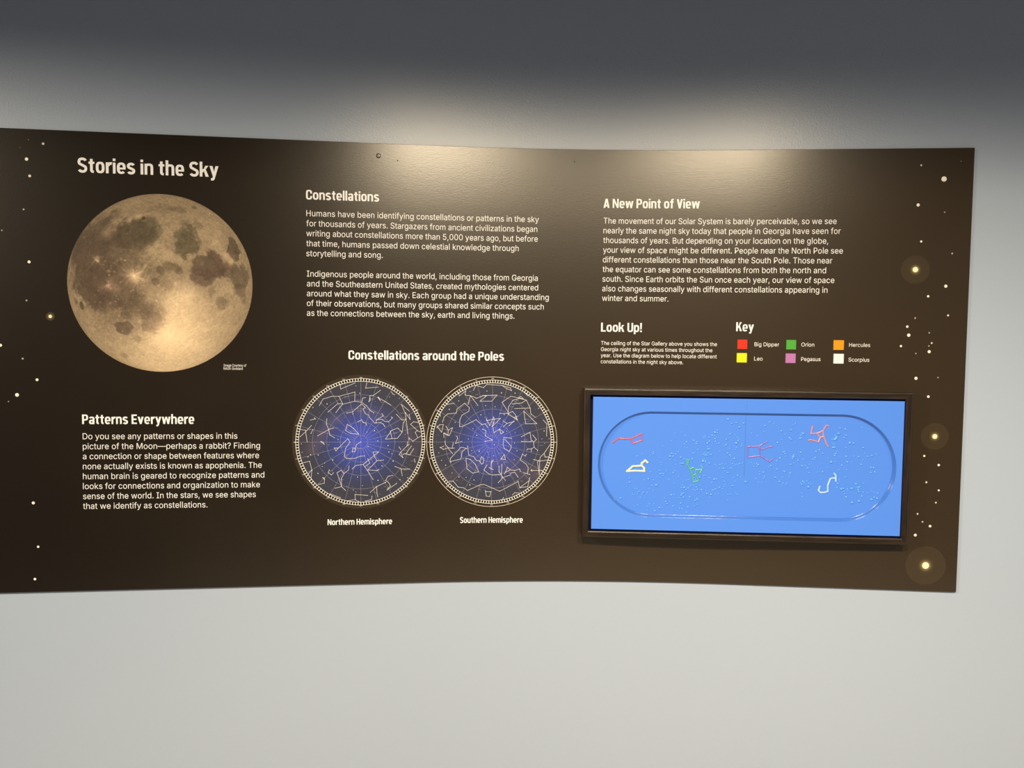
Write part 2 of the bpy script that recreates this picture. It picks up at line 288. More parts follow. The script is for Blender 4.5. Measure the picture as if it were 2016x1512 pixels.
# ------------------------------------------------------------------ printed matter data (metres on the wall: s along it, z above the floor)
GLYPHS = {",":[94,[[19,-60,34,36,68,36,42,-60]]],".":[94,[[48,-2,42,-1,36,1,31,4,28,9,26,15,25,20,26,27,28,32,31,37,42,43,54,43,64,37,68,32,70,27,71,20,70,15,68,9,64,4,59,1,54,-1]]],"0":[227,[[113,-3,95,-2,79,3,65,12,53,24,42,39,34,57,29,77,25,101,24,127,25,153,29,177,35,197,43,215,53,230,65,242,79,251,95,256,113,258,131,256,147,251,161,242,174,230,184,215,192,197,198,177,201,153,203,127,201,101,198,77,192,57,184,39,174,24,162,12,147,3,131,-2],[113,25,125,26,136,30,145,37,153,46,160,58,165,72,169,88,171,107,172,127,171,148,169,166,165,182,160,197,153,208,145,218,136,224,125,228,113,230,101,228,91,224,82,218,73,208,67,197,62,182,58,166,55,148,55,107,58,88,62,72,67,58,73,46,82,37,91,30,101,26]]],"1":[227,[[38,0,38,27,195,27,195,0],[138,254,138,0,106,0,106,224,105,224,43,179,43,213,99,254]]],"2":[227,[[32,0,32,24,117,114,141,141,155,163,160,186,159,194,157,202,154,209,149,215,143,220,137,224,112,230,102,229,94,227,86,224,79,219,69,207,66,199,64,190,64,181,33,181,34,196,37,209,43,221,51,232,60,241,72,248,84,253,98,257,112,258,127,257,141,254,153,248,164,241,173,233,181,223,186,211,189,199,191,186,185,159,168,129,133,90,76,30,76,28,195,28,195,0]]],"3":[227,[[109,-3,94,-2,80,0,66,5,54,11,44,19,35,29,28,40,24,52,22,66,55,66,56,58,59,50,63,44,69,38,75,33,83,30,109,25,138,30,152,40,157,46,161,54,164,63,165,72,164,81,162,90,158,98,153,105,146,112,137,117,127,121,115,123,101,124,78,124,78,150,144,224,144,226,35,226,35,254,186,254,186,230,106,139,106,144,124,145,140,143,154,138,167,131,177,122,185,111,192,99,195,86,196,72,195,58,191,45,185,33,177,22,166,13,154,6,141,1,125,-2]]],"4":[227,[[20,53,20,79,123,254,155,254,54,83,54,81,207,81,207,53],[141,0,141,159,171,159,171,0]]],"5":[227,[[111,-3,96,-2,82,1,70,6,59,12,49,20,41,30,35,41,32,53,30,65,61,65,62,58,65,51,69,44,87,30,111,25,120,26,130,28,138,32,146,38,152,44,157,52,161,61,163,71,164,81,163,92,161,101,157,111,151,119,145,125,137,131,129,135,119,138,109,138,84,134,64,123,34,126,48,254,183,254,183,226,75,226,67,151,68,151,89,162,115,167,126,166,137,164,147,160,156,156,165,150,172,143,179,134,185,125,189,116,193,105,195,94,195,82,194,66,191,51,184,38,176,26,166,16,154,8,141,1,126,-2]]],"6":[227,[[113,-3,98,-2,84,1,71,7,60,15,50,25,42,37,36,51,33,65,32,81,33,93,35,106,40,119,69,170,126,254,161,254,75,131,73,131,83,144,98,153,117,157,132,156,146,153,158,147,169,140,178,131,185,120,190,107,193,94,194,79,193,63,190,49,184,36,176,25,166,15,155,7,142,1,128,-2],[113,24,123,25,131,27,139,31,146,37,152,43,157,51,161,59,163,69,164,79,163,89,161,98,157,107,152,114,146,121,139,126,131,130,123,132,113,133,104,132,95,130,87,126,80,121,74,114,69,107,65,99,63,89,62,79,63,69,65,59,69,51,74,43,80,37,87,31,95,27,104,25]]],"7":[227,[[48,0,162,224,162,226,31,226,31,254,195,254,195,224,82,0]]],"8":[227,[[113,-3,97,-2,82,1,68,6,56,13,45,21,37,31,31,42,27,54,26,68,27,78,29,88,33,98,37,106,43,114,51,121,58,126,67,130,76,132,76,133,65,138,55,145,46,154,40,165,36,177,35,190,36,203,40,214,45,225,53,234,62,242,73,249,85,254,99,257,113,258,128,257,141,254,153,249,164,242,173,234,181,225,186,214,190,203,191,190,190,177,186,165,180,154,171,145,162,138,150,133,150,132,159,130,168,126,176,121,183,114,189,106,194,98,200,78,200,68,199,54,195,42,189,31,181,21,171,13,158,6,145,1,130,-2],[124,25,134,27,142,30,150,34,156,40,161,46,165,53,168,61,168,78,165,87,161,94,156,101,149,107,133,115,123,117,113,118,103,117,93,115,77,107,70,101,65,94,61,87,58,78,58,61,64,46,76,34,84,30,92,27,102,25],[113,145,137,150,144,154,149,159,154,165,157,172,159,180,160,188,159,196,157,203,154,210,149,216,144,221,138,225,113,230,89,225,82,221,77,216,72,210,69,203,67,196,66,188,67,180,69,172,72,165,77,159,82,154,89,150]]],"9":[227,[[113,258,128,257,142,253,155,247,166,239,176,229,184,217,190,204,193,189,194,173,194,161,191,148,186,135,158,84,100,0,65,0,151,124,154,124,144,111,128,101,109,97,94,98,81,102,69,107,58,114,49,124,41,134,36,147,33,161,32,176,33,191,36,205,42,218,50,230,60,239,71,247,84,253,98,257],[113,230,104,229,95,227,87,223,80,218,74,211,69,204,63,186,63,166,66,156,69,148,74,140,80,134,87,129,95,125,104,122,123,122,131,125,139,129,146,134,152,140,157,147,161,156,163,165,164,175,163,185,161,195,157,204,152,211,146,218,139,223,131,227,123,229]]],"?":[179,[[66,76,66,80,71,115,74,123,84,135,104,149,123,167,127,174,130,183,131,192,130,199,128,206,125,213,110,226,89,231,69,226,53,213,49,206,47,198,46,189,14,189,15,203,19,215,24,226,32,236,41,243,51,250,63,254,75,257,89,258,103,257,116,254,127,249,137,243,146,235,153,226,158,215,161,203,162,191,161,178,158,166,153,156,146,146,138,138,127,130,110,118,100,103,97,79,97,76],[82,-2,76,-1,70,1,66,4,62,9,60,15,59,20,60,26,62,32,66,37,70,40,76,42,82,43,88,42,93,40,98,37,102,32,104,26,105,20,104,15,102,9,98,4,93,1,88,-1]]],"A":[240,[[8,0,101,254,138,254,231,0,198,0,144,151,132,186,116,239,123,239,106,185,95,151,43,0],[55,71,55,99,185,99,185,71]]],"B":[228,[[30,0,30,254,121,254,137,253,152,250,164,245,175,239,184,230,190,221,195,210,198,199,199,187,197,168,193,160,178,143,157,133,157,131,166,130,174,127,182,123,189,117,196,110,201,102,205,92,208,81,209,68,208,56,205,44,200,33,193,24,184,16,172,9,158,4,142,1,123,0],[62,29,122,29,140,30,154,34,165,40,172,48,176,58,178,68,177,77,175,85,171,92,166,99,160,104,153,109,144,113,135,115,62,115],[62,143,119,143,144,148,151,152,157,157,162,163,165,170,167,178,168,186,167,197,163,206,156,214,147,221,135,225,120,226,62,226]]],"C":[255,[[134,-3,113,-2,93,4,75,12,59,25,46,40,35,58,27,78,22,101,20,127,22,153,27,176,35,197,46,215,59,230,75,242,93,251,113,256,134,258,170,252,181,248,201,236,210,228,217,219,224,209,234,187,236,174,204,174,195,197,179,214,158,224,134,228,119,227,105,223,92,216,80,207,71,196,62,182,57,166,53,148,52,127,53,107,57,88,63,72,71,59,80,47,92,38,105,32,119,28,134,26,158,30,179,40,195,57,204,80,236,80,234,68,229,56,224,45,210,27,201,19,192,12,170,2,159,-1,146,-3]]],"D":[251,[[109,0,48,0,48,29,107,29,127,30,144,34,159,40,171,49,182,61,189,75,195,90,198,108,200,128,198,147,195,165,190,180,182,194,172,205,160,214,145,221,129,225,110,226,47,226,47,254,113,254,136,253,157,248,176,239,192,228,206,213,217,196,225,175,229,153,231,128,229,102,224,80,217,59,206,42,192,27,175,15,156,7,134,2],[62,254,62,0,30,0,30,254]]],"E":[209,[[30,0,30,254,186,254,186,226,62,226,62,143,178,143,178,114,62,114,62,29,188,29,188,0]]],"F":[205,[[30,0,30,254,185,254,185,226,62,226,62,139,173,139,173,111,62,111,62,0]]],"G":[260,[[134,-3,113,-2,93,4,75,13,59,25,45,40,35,58,27,78,22,102,20,127,22,153,27,176,35,197,45,215,59,230,74,242,92,251,112,256,132,258,146,257,158,255,170,252,192,242,202,235,210,227,218,218,225,208,230,198,234,186,237,174,204,174,194,197,178,213,158,224,133,228,118,227,104,223,92,216,80,207,70,196,62,182,57,166,53,148,52,127,53,107,57,88,63,72,71,59,81,47,92,38,105,32,119,28,134,26,148,27,161,31,172,36,183,43,191,51,198,62,203,74,206,87,207,101,217,100,141,100,141,128,239,128,239,100,237,80,233,62,225,45,215,31,203,19,188,9,172,2,154,-2]]],"H":[258,[[30,0,30,254,62,254,62,144,196,144,196,254,228,254,228,0,196,0,196,116,62,116,62,0]]],"I":[150,[[16,0,16,29,59,29,59,226,16,226,16,254,135,254,135,226,91,226,91,29,135,29,135,0]]],"L":[196,[[30,0,30,254,62,254,62,29,181,29,181,0]]],"M":[314,[[30,0,30,254,76,254,139,94,150,61,156,42,161,24,154,24,165,61,176,94,238,254,284,254,284,0,252,0,252,163,253,184,253,229,256,229,249,205,241,181,234,161,228,145,171,0,143,0,85,145,80,160,72,181,65,204,56,229,59,229,60,208,60,186,61,164,61,0]]],"N":[262,[[30,0,30,254,68,254,172,91,181,75,194,53,207,27,202,27,200,54,200,79,199,97,199,254,232,254,232,0,193,0,101,145,89,165,74,191,54,226,60,227,61,192,62,164,62,0]]],"O":[267,[[133,-3,112,-2,93,4,75,12,59,25,46,40,35,58,27,78,22,101,20,127,22,153,27,176,35,197,46,215,59,230,75,242,93,251,112,256,133,258,155,256,174,251,192,242,208,230,221,215,232,197,240,176,245,153,247,127,245,101,240,78,232,58,221,40,208,25,192,12,174,4,155,-2],[133,26,148,28,162,32,175,38,186,47,196,58,204,72,210,88,214,106,215,127,214,148,210,166,204,182,196,196,186,207,175,216,162,223,148,227,133,228,119,227,105,223,92,216,81,207,71,196,63,182,57,166,53,148,52,127,53,106,57,88,63,72,71,58,81,47,92,38,105,32,119,28]]],"P":[222,[[30,0,30,254,118,254,136,253,152,250,166,244,178,236,187,226,195,215,200,202,203,189,204,174,203,159,200,145,195,133,187,121,178,112,166,104,152,98,136,94,118,93,55,93,55,121,116,121,129,122,139,124,149,128,156,133,162,139,167,147,170,155,172,164,172,184,170,193,167,201,162,208,156,214,148,219,139,223,129,225,116,226,62,226,62,0]]],"S":[223,[[112,-4,94,-3,78,0,64,5,51,11,41,20,32,30,25,42,21,54,19,68,52,68,54,59,57,51,62,44,68,38,75,33,83,29,112,25,123,25,133,27,143,30,151,34,159,40,165,46,169,53,172,61,173,70,172,77,170,84,166,89,148,102,122,111,72,126,56,135,43,145,34,156,28,170,26,186,27,200,31,213,37,224,46,234,57,242,69,249,83,254,97,257,114,258,130,257,145,254,158,249,170,242,180,234,189,224,195,213,199,202,200,189,169,189,166,201,160,211,151,219,140,225,127,228,112,229,102,229,92,227,84,224,76,220,70,215,64,209,61,203,58,195,58,180,61,173,65,167,85,154,106,147,132,140,156,132,179,119,197,99,201,90,203,80,204,69,203,56,199,43,193,32,185,21,174,13,162,5,147,0,130,-3]]],"T":[224,[[16,226,16,254,208,254,208,226,128,226,128,0,96,0,96,226]]],"U":[259,[[129,-4,110,-3,93,1,77,8,63,17,52,27,42,40,36,54,31,70,30,87,30,254,62,254,62,89,63,77,66,66,70,57,77,48,84,40,94,34,104,29,116,27,129,26,143,27,155,29,165,34,175,40,182,48,188,57,193,66,195,77,196,89,196,254,229,254,229,87,227,70,223,54,216,40,207,27,195,17,182,8,166,1,149,-3]]],"V":[240,[[102,0,8,254,42,254,96,103,108,69,124,15,117,15,133,69,145,103,197,254,231,254,139,0]]],"a":[195,[[80,-4,68,-4,47,2,38,8,30,14,24,22,19,32,16,42,15,54,16,64,18,73,26,87,32,92,39,97,63,105,89,110,117,113,133,117,137,123,138,128,133,148,120,161,98,165,75,161,59,150,50,137,20,146,26,156,32,165,39,173,48,179,57,184,66,188,97,192,119,190,143,180,150,175,156,168,161,160,165,150,168,139,168,0,138,0,138,26,136,26,126,12,108,1],[85,23,96,23,106,26,114,29,121,34,127,40,132,47,135,54,137,61,138,69,138,95,130,91,116,88,100,86,88,84,67,79,52,70,48,65,46,52,51,36,65,26]]],"b":[212,[[115,-4,104,-3,94,-1,86,2,69,16,59,29,56,29,56,0,26,0,26,254,57,254,57,160,59,160,69,173,86,186,94,190,103,192,115,192,130,191,144,187,156,180,168,171,177,160,185,146,191,131,194,113,195,94,194,75,191,58,185,42,177,29,168,17,157,8,144,1,130,-3],[110,23,121,24,131,28,140,33,147,40,153,48,158,58,161,70,163,82,164,95,163,108,161,120,158,131,153,140,147,149,140,156,131,161,121,164,110,165,99,164,89,161,81,156,73,149,67,141,62,131,59,120,57,108,56,95,57,81,59,69,63,58,67,48,73,39,81,32,89,27,99,24]]],"c":[198,[[104,-4,87,-3,72,1,58,8,46,17,36,29,28,43,22,58,18,75,17,94,18,113,22,130,28,146,36,159,46,171,58,180,72,187,87,191,104,192,130,189,153,178,170,161,181,138,151,131,145,145,135,155,121,162,104,165,92,164,81,161,73,155,65,148,59,139,54,129,51,118,49,106,48,94,49,81,51,70,54,59,59,49,65,40,73,33,81,28,92,24,104,23,121,26,135,33,146,44,152,59,181,51,171,28,153,11,130,0]]],"d":[212,[[98,-4,82,-3,68,1,56,8,44,17,35,29,27,42,22,58,18,75,17,94,18,113,22,131,27,146,35,160,45,171,56,180,69,187,83,191,98,192,109,192,118,190,126,186,144,173,153,160,155,160,155,254,186,254,186,0,156,0,156,29,153,29,143,16,126,2,118,-1,109,-3],[102,23,113,24,123,27,132,32,139,39,145,48,150,58,153,69,155,81,156,95,155,108,153,120,150,131,145,141,139,149,132,156,123,161,113,164,102,165,91,164,81,161,72,156,65,149,59,140,54,131,51,120,49,108,48,95,49,82,51,70,54,58,59,48,65,40,73,33,81,28,91,24]]],"e":[202,[[106,-4,88,-3,73,1,58,8,46,17,36,29,28,42,22,58,18,75,17,93,18,112,22,129,28,145,36,159,46,170,58,180,71,187,86,191,103,192,133,187,142,183,151,177,160,170,167,162,173,152,179,141,182,128,185,113,186,97,186,85,37,85,37,110,169,110,155,101,154,113,152,124,149,134,144,143,138,151,131,157,123,161,113,164,103,165,92,164,82,161,73,157,66,151,59,143,54,135,51,125,49,116,48,105,48,89,49,75,51,64,55,53,61,44,67,37,76,31,85,26,95,24,106,23,127,26,143,36,153,53,182,45,179,36,174,27,168,20,160,13,151,7,141,2,130,-1,119,-3]]],"f":[127,[[114,190,114,164,3,164,3,190],[40,0,40,216,41,226,44,235,48,243,53,250,60,255,68,259,94,265,111,263,121,260,114,234,107,236,97,237,89,236,82,234,77,230,74,225,72,218,71,209,71,0]]],"g":[213,[[103,-75,90,-75,78,-73,67,-70,41,-55,25,-35,51,-20,61,-33,77,-44,103,-49,118,-47,130,-44,141,-38,149,-29,154,-17,156,-3,156,34,153,34,143,21,126,8,118,5,109,3,97,2,83,4,69,7,56,13,45,22,35,32,28,45,22,60,18,77,17,96,18,114,22,131,27,147,35,160,45,171,56,180,69,187,83,191,98,192,109,192,119,190,127,186,144,173,154,159,157,159,157,190,186,190,186,-4,185,-20,181,-33,175,-45,167,-54,157,-62,145,-68,132,-72,118,-74],[113,30,123,33,132,38,139,44,145,51,150,61,153,71,156,83,156,109,150,132,145,141,139,150,132,156,123,161,114,164,102,165,91,164,81,161,73,156,65,149,59,141,54,131,51,120,49,109,48,96,49,84,51,72,54,61,59,52,65,44,73,38,81,33,91,30]]],"h":[205,[[57,113,57,0,26,0,26,254,57,254,57,144,51,144,58,159,66,172,76,181,87,187,100,191,114,192,126,191,137,189,148,184,157,178,164,170,170,160,175,149,178,135,179,120,179,0,148,0,148,118,147,131,143,143,136,152,128,159,117,163,105,165,96,164,88,162,80,159,74,154,68,148,63,141,60,133,58,124]]],"i":[83,[[26,0,26,190,57,190,57,0],[42,221,36,222,31,224,27,227,23,231,21,236,21,247,23,252,27,256,31,259,36,261,42,262,47,261,52,259,57,256,60,252,62,247,63,242,62,236,60,231,57,227,52,224,47,222]]],"j":[83,[[26,190,57,190,57,-15,56,-26,54,-36,51,-45,46,-53,40,-59,32,-65,24,-68,13,-71,-5,-71,-5,-43,9,-43,15,-40,20,-36,24,-30,26,-23],[42,221,36,222,31,224,27,227,23,231,21,236,20,242,21,247,23,252,27,256,31,259,36,261,42,262,47,261,52,259,57,256,60,252,62,247,63,242,62,236,60,231,57,227,52,224,47,222]]],"k":[190,[[55,68,55,106,60,106,142,190,180,190,92,100,89,100],[26,0,26,254,57,254,57,0],[147,0,74,93,96,114,186,0]]],"l":[88,[[28,0,28,266,60,266,60,0]]],"m":[305,[[26,0,26,190,56,190,56,148,54,148,57,157,61,166,66,173,86,188,110,193,123,192,134,187,144,180,151,171,157,160,160,147,156,147,159,156,163,164,169,172,190,187,218,193,229,192,239,190,249,186,257,180,264,173,270,164,275,154,278,141,278,0,248,0,248,127,247,139,243,149,236,156,228,161,219,164,209,165,201,165,194,163,187,160,173,145,168,124,168,0,137,0,137,130,136,140,132,148,126,156,119,161,110,164,100,165,79,160,73,156,67,151,63,145,60,137,58,129,57,119,57,0]]],"n":[205,[[57,113,57,0,26,0,26,190,56,190,56,144,51,144,58,159,66,172,76,181,87,187,100,191,114,192,126,191,137,189,147,184,156,178,164,170,170,160,175,149,178,135,179,120,179,0,148,0,148,118,147,131,143,143,136,152,128,159,117,163,105,165,96,164,88,162,80,159,74,154,68,148,63,141,60,133,58,124]]],"o":[208,[[104,-4,87,-3,72,1,58,8,46,17,36,29,28,43,22,58,18,75,17,94,18,113,22,130,28,146,36,159,46,171,58,180,72,187,87,191,104,192,120,191,136,187,149,180,161,171,171,159,180,146,186,130,189,113,191,94,189,75,186,58,180,43,171,29,161,17,149,8,136,1,120,-3],[104,23,116,24,126,28,135,33,143,40,149,49,154,59,157,70,159,81,160,94,159,106,157,118,154,129,149,139,143,148,135,155,126,161,116,164,104,165,92,164,81,161,73,155,65,148,59,139,54,129,51,118,49,106,48,94,49,81,51,70,54,59,59,49,65,40,73,33,81,28,92,24]]],"p":[212,[[26,-71,26,190,56,190,56,160,59,160,69,173,86,186,94,190,103,192,115,192,130,191,144,187,156,180,168,171,177,160,185,146,191,131,194,113,195,94,194,75,191,58,185,42,177,29,168,17,157,8,144,1,130,-3,115,-4,104,-3,94,-1,86,2,69,16,59,29,57,29,57,-71],[110,23,121,24,131,28,140,33,147,40,153,48,158,58,161,70,163,82,164,95,163,108,161,120,158,131,153,140,147,149,140,156,131,161,121,164,110,165,99,164,89,161,81,156,73,149,67,141,62,131,59,120,57,108,56,95,57,81,59,69,63,58,67,48,73,39,81,32,89,27,99,24]]],"q":[212,[[186,-71,155,-71,155,29,153,29,143,16,126,2,118,-1,109,-3,98,-4,82,-3,68,1,56,8,44,17,35,29,27,42,22,58,18,75,17,94,18,113,22,131,27,146,35,160,45,171,56,180,69,187,83,191,98,192,109,192,118,190,126,186,144,173,153,160,156,160,156,190,186,190],[102,23,113,24,123,27,132,32,139,39,145,48,150,58,153,69,155,81,156,95,155,108,153,120,150,131,145,141,139,149,132,156,123,161,113,164,102,165,91,164,81,161,72,156,65,149,59,140,54,131,51,120,49,108,48,95,49,82,51,70,54,58,59,48,65,40,73,33,81,28,91,24]]],"r":[130,[[26,0,26,190,56,190,56,160,58,160,62,169,68,177,76,184,85,188,96,191,107,192,122,192,122,161,115,162,103,163,95,162,87,160,80,157,73,153,67,148,63,142,60,135,58,127,57,118,57,0]]],"s":[182,[[91,-4,67,-2,56,2,46,6,38,12,31,19,25,27,21,37,18,47,47,53,50,44,55,36,62,30,70,26,80,24,91,23,103,24,113,26,122,31,129,37,133,44,134,51,133,58,131,63,127,68,122,72,115,75,106,78,75,85,59,90,46,96,36,104,29,113,25,124,23,137,24,147,27,157,33,166,39,173,48,180,58,185,69,189,81,191,94,192,106,192,117,190,127,186,136,182,143,176,149,170,162,145,134,139,131,146,127,152,121,158,114,163,105,165,94,166,83,165,74,163,65,158,59,153,56,146,54,139,55,132,58,126,62,122,86,111,115,105,131,100,143,93,153,86,160,76,164,66,166,53,165,43,161,33,156,24,149,16,140,9,130,3,118,-1,105,-3]]],"t":[114,[[102,190,102,164,3,164,3,190],[32,236,63,236,63,49,65,35,68,31,72,27,85,25,101,27,107,1,96,-1,84,-2,69,-1,56,4,46,11,38,20,34,32,32,46]]],"u":[205,[[91,-3,79,-2,68,1,57,5,48,12,41,20,35,29,30,41,27,54,26,69,26,190,57,190,57,72,58,58,62,47,68,37,77,31,88,26,100,25,109,26,117,28,125,31,137,41,142,48,145,57,147,66,148,76,148,190,179,190,179,0,149,0,149,46,154,46,147,30,139,18,129,8,117,2,105,-1]]],"v":[195,[[81,0,9,190,42,190,83,78,93,43,103,10,92,10,101,43,112,78,152,190,186,190,113,0]]],"w":[284,[[69,0,11,190,44,190,67,107,77,68,88,21,82,21,93,67,103,107,126,190,158,190,181,107,191,68,201,21,196,21,206,68,217,107,240,190,272,190,215,0,184,0,159,86,152,112,145,140,138,169,145,169,138,140,131,112,124,86,99,0]]],"x":[189,[[10,0,86,109,86,86,14,190,50,190,74,153,90,127,104,103,88,103,101,127,117,153,141,190,176,190,104,84,104,107,179,0,143,0,115,43,100,68,86,91,102,91,89,68,74,43,46,0]]],"y":[195,[[24,-69,31,-43,36,-44,52,-44,65,-37,75,-18,81,-1,9,190,42,190,83,78,93,43,103,10,92,10,101,43,112,78,153,190,186,190,102,-29,88,-54,70,-68,46,-73,32,-72]]],"z":[190,[[21,0,21,23,127,160,127,161,24,161,24,190,166,190,166,165,63,30,63,28,169,28,169,0]]],"—":[350,[[350,122,350,94,0,94,0,122]]]," ":[94,[]]}
TEXT_LINES = {"patterns":[["Do you see any patterns or shapes in this",0.208,1.2839,0.3962,0.0011],["picture of the Moon—perhaps a rabbit? Finding",0.2077,1.2572,0.4557,-0.0003],["a connection or shape between features where",0.2073,1.2305,0.4534,-0.0004],["none actually exists is known as apophenia. The",0.207,1.2038,0.461,-0.0006],["human brain is geared to recognize patterns and",0.2067,1.1771,0.4677,-0.0008],["looks for connections and organization to make",0.2063,1.1504,0.4564,-0.0009],["sense of the world. In the stars, we see shapes",0.206,1.1236,0.4456,-0.0016],["that we identify as constellations.",0.2056,1.0969,0.3187,-0.0016]],"constellations1":[["Humans have been identifying constellations or patterns in the sky",0.7886,1.8872,0.6335,0.0007],["for thousands of years. Stargazers from ancient civilizations began",0.7885,1.8603,0.6296,0.001],["writing about constellations more than 5,000 years ago, but before",0.7884,1.8335,0.6312,0.0003],["that time, humans passed down celestial knowledge through",0.7883,1.8066,0.5784,0.0005],["storytelling and song.",0.7882,1.7798,0.2043,0.0018]],"constellations2":[["Indigenous people around the world, including those from Georgia",0.7896,1.7251,0.6314,0.0008],["and the Southeastern United States, created mythologies centered",0.7895,1.6986,0.633,0.0003],["around what they saw in sky. Each group had a unique understanding",0.7894,1.6721,0.6631,0.0013],["of their observations, but many groups shared similar concepts such",0.7893,1.6456,0.6497,0.0005],["as the connections between the sky, earth and living things.",0.7892,1.6192,0.5678,0.0]],"newview":[["The movement of our Solar System is barely perceivable, so we see",1.6029,1.8863,0.6354,0.0005],["nearly the same night sky today that people in Georgia have seen for",1.6028,1.8595,0.6472,0.0011],["thousands of years. But depending on your location on the globe,",1.6027,1.8327,0.6147,0.0017],["your view of space might be different. People near the North Pole see",1.6026,1.8059,0.6549,0.0023],["different constellations than those near the South Pole. Those near",1.6025,1.7791,0.6279,0.0028],["the equator can see some constellations from both the north and",1.6024,1.7523,0.6121,0.0028],["south. Since Earth orbits the Sun once each year, our view of space",1.6023,1.7255,0.6352,0.0037],["also changes seasonally with different constellations appearing in",1.6022,1.6987,0.6178,0.0036],["winter and summer.",1.6021,1.6719,0.1854,0.0018]],"lookup":[["The ceiling of the Star Gallery above you shows the",1.6013,1.5489,0.3236,0.0023],["Georgia night sky at various times throughout the",1.6014,1.5316,0.3112,0.0023],["year. Use the diagram below to help locate different",1.6014,1.5144,0.3237,0.0017],["constellations in the night sky above.",1.6014,1.4971,0.231,0.0014]],"credit":[["Image Courtesy of",0.5699,1.4796,0.059,0.0008],["NASA Goddard",0.5698,1.4709,0.0499,0.0005]],"key_Big Dipper":[["Big Dipper",2.0274,1.5499,0.0671,0.0008]],"key_Leo":[["Leo",2.0277,1.51,0.0231,0.0003]],"key_Orion":[["Orion",2.1545,1.5505,0.0346,-0.0]],"key_Pegasus":[["Pegasus",2.155,1.5104,0.0524,0.0003]],"key_Hercules":[["Hercules",2.2827,1.5511,0.0561,0.0002]],"key_Scorpius":[["Scorpius",2.2821,1.5104,0.0557,0.0003]]}
HEADINGS = [["Stories in the Sky",0.2081,1.9828,0.3534,0.001,0.0375],["Constellations",0.788,1.932,0.1944,-0.0002,0.0252],["Constellations around the Poles",0.9001,1.5016,0.4289,-0.0007,0.0244],["Patterns Everywhere",0.2072,1.3244,0.2853,-0.0004,0.0255],["A New Point of View",1.6018,1.9296,0.2665,-0.0004,0.0253],["Look Up!",1.6006,1.586,0.1148,0.001,0.0252],["Key",1.9762,1.591,0.0484,0.0005,0.025],["Northern Hemisphere",0.8434,1.0428,0.1764,-0.0004,0.0164],["Southern Hemisphere",1.209,1.0429,0.178,0.0001,0.0167]]
PRINTED_STARS = [[0.0896,2.0613,1.7,0.35,0.0],[0.1249,2.0526,3.27,0.8,0.0],[0.0839,2.0118,4.26,1,0.0],[0.0906,1.9691,3.55,0.9,0.0],[0.074,1.883,2.41,0.6,0.0],[0.0202,1.8277,2.13,0.5,0.0],[0.0845,1.7483,3.83,1,0.0],[0.0762,1.6482,2.56,0.5,0.0],[0.1334,1.6076,4.12,1,11.4],[0.0102,1.5309,3.83,1,0.0],[0.0692,2.0398,1.7,0.2,0.0],[0.0635,1.4965,2.56,0.6,0.0],[0.0976,1.4414,3.69,1,0.0],[0.0476,1.4014,4.83,1,0.0],[0.0263,1.384,1.99,0.4,0.0],[0.0816,1.1152,3.98,1,0.0],[0.0912,0.9975,3.27,1,0.0],[0.0814,0.9108,3.55,1,0.0],[2.4553,2.0433,2.56,0.85,0.0],[2.5583,2.0532,1.99,0.35,0.0],[2.5159,2.0063,7.1,1,0.0],[2.4513,1.9372,4.26,1,0.0],[2.5209,1.9176,2.13,0.5,0.0],[2.463,1.839,2.98,1,0.0],[2.5448,1.8066,2.41,0.6,0.0],[2.4505,1.763,7.38,1,38.3],[2.5317,1.7185,4.26,1,0.0],[2.4867,1.6908,3.27,1,0.0],[2.5408,1.6393,2.7,0.95,0.0],[2.4548,1.6315,2.27,0.6,0.0],[2.435,1.6079,3.41,1,0.0],[2.4397,1.5846,4.54,1,0.0],[2.4935,1.5916,2.27,0.5,0.0],[2.4203,1.5545,3.12,1,0.0],[2.5009,1.5638,2.56,0.8,0.0],[2.4937,1.5556,2.27,0.5,0.0],[2.4952,1.5401,4.26,1,0.0],[2.4602,1.5347,2.13,0.5,0.0],[2.4632,1.4667,4.26,1,0.0],[2.5209,1.4697,2.13,0.45,0.0],[2.4976,1.417,3.55,1,0.0],[2.519,1.3076,6.53,1,36.9],[2.4932,1.2531,2.98,1,0.0],[2.5323,1.2287,3.27,1,0.0],[2.5013,1.1802,2.7,0.9,0.0],[2.5351,1.1586,2.7,1,0.0],[2.5288,1.1242,2.41,0.8,0.0],[2.4813,1.0914,2.56,0.8,0.0],[2.4955,1.0696,2.41,0.7,0.0],[2.516,1.0581,3.55,1,0.0],[2.4777,1.0318,3.98,1,0.0],[2.5083,0.9475,9.37,1,54.0]]
SWATCHES = [["red",1.9944,1.5548,0.0267,0.026],["yellow",1.9938,1.5173,0.0275,0.0261],["green",2.127,1.5552,0.0264,0.0263],["purple",2.1265,1.5176,0.0273,0.0263],["orange",2.2547,1.5556,0.0278,0.0266],["white",2.2557,1.518,0.0274,0.027]]
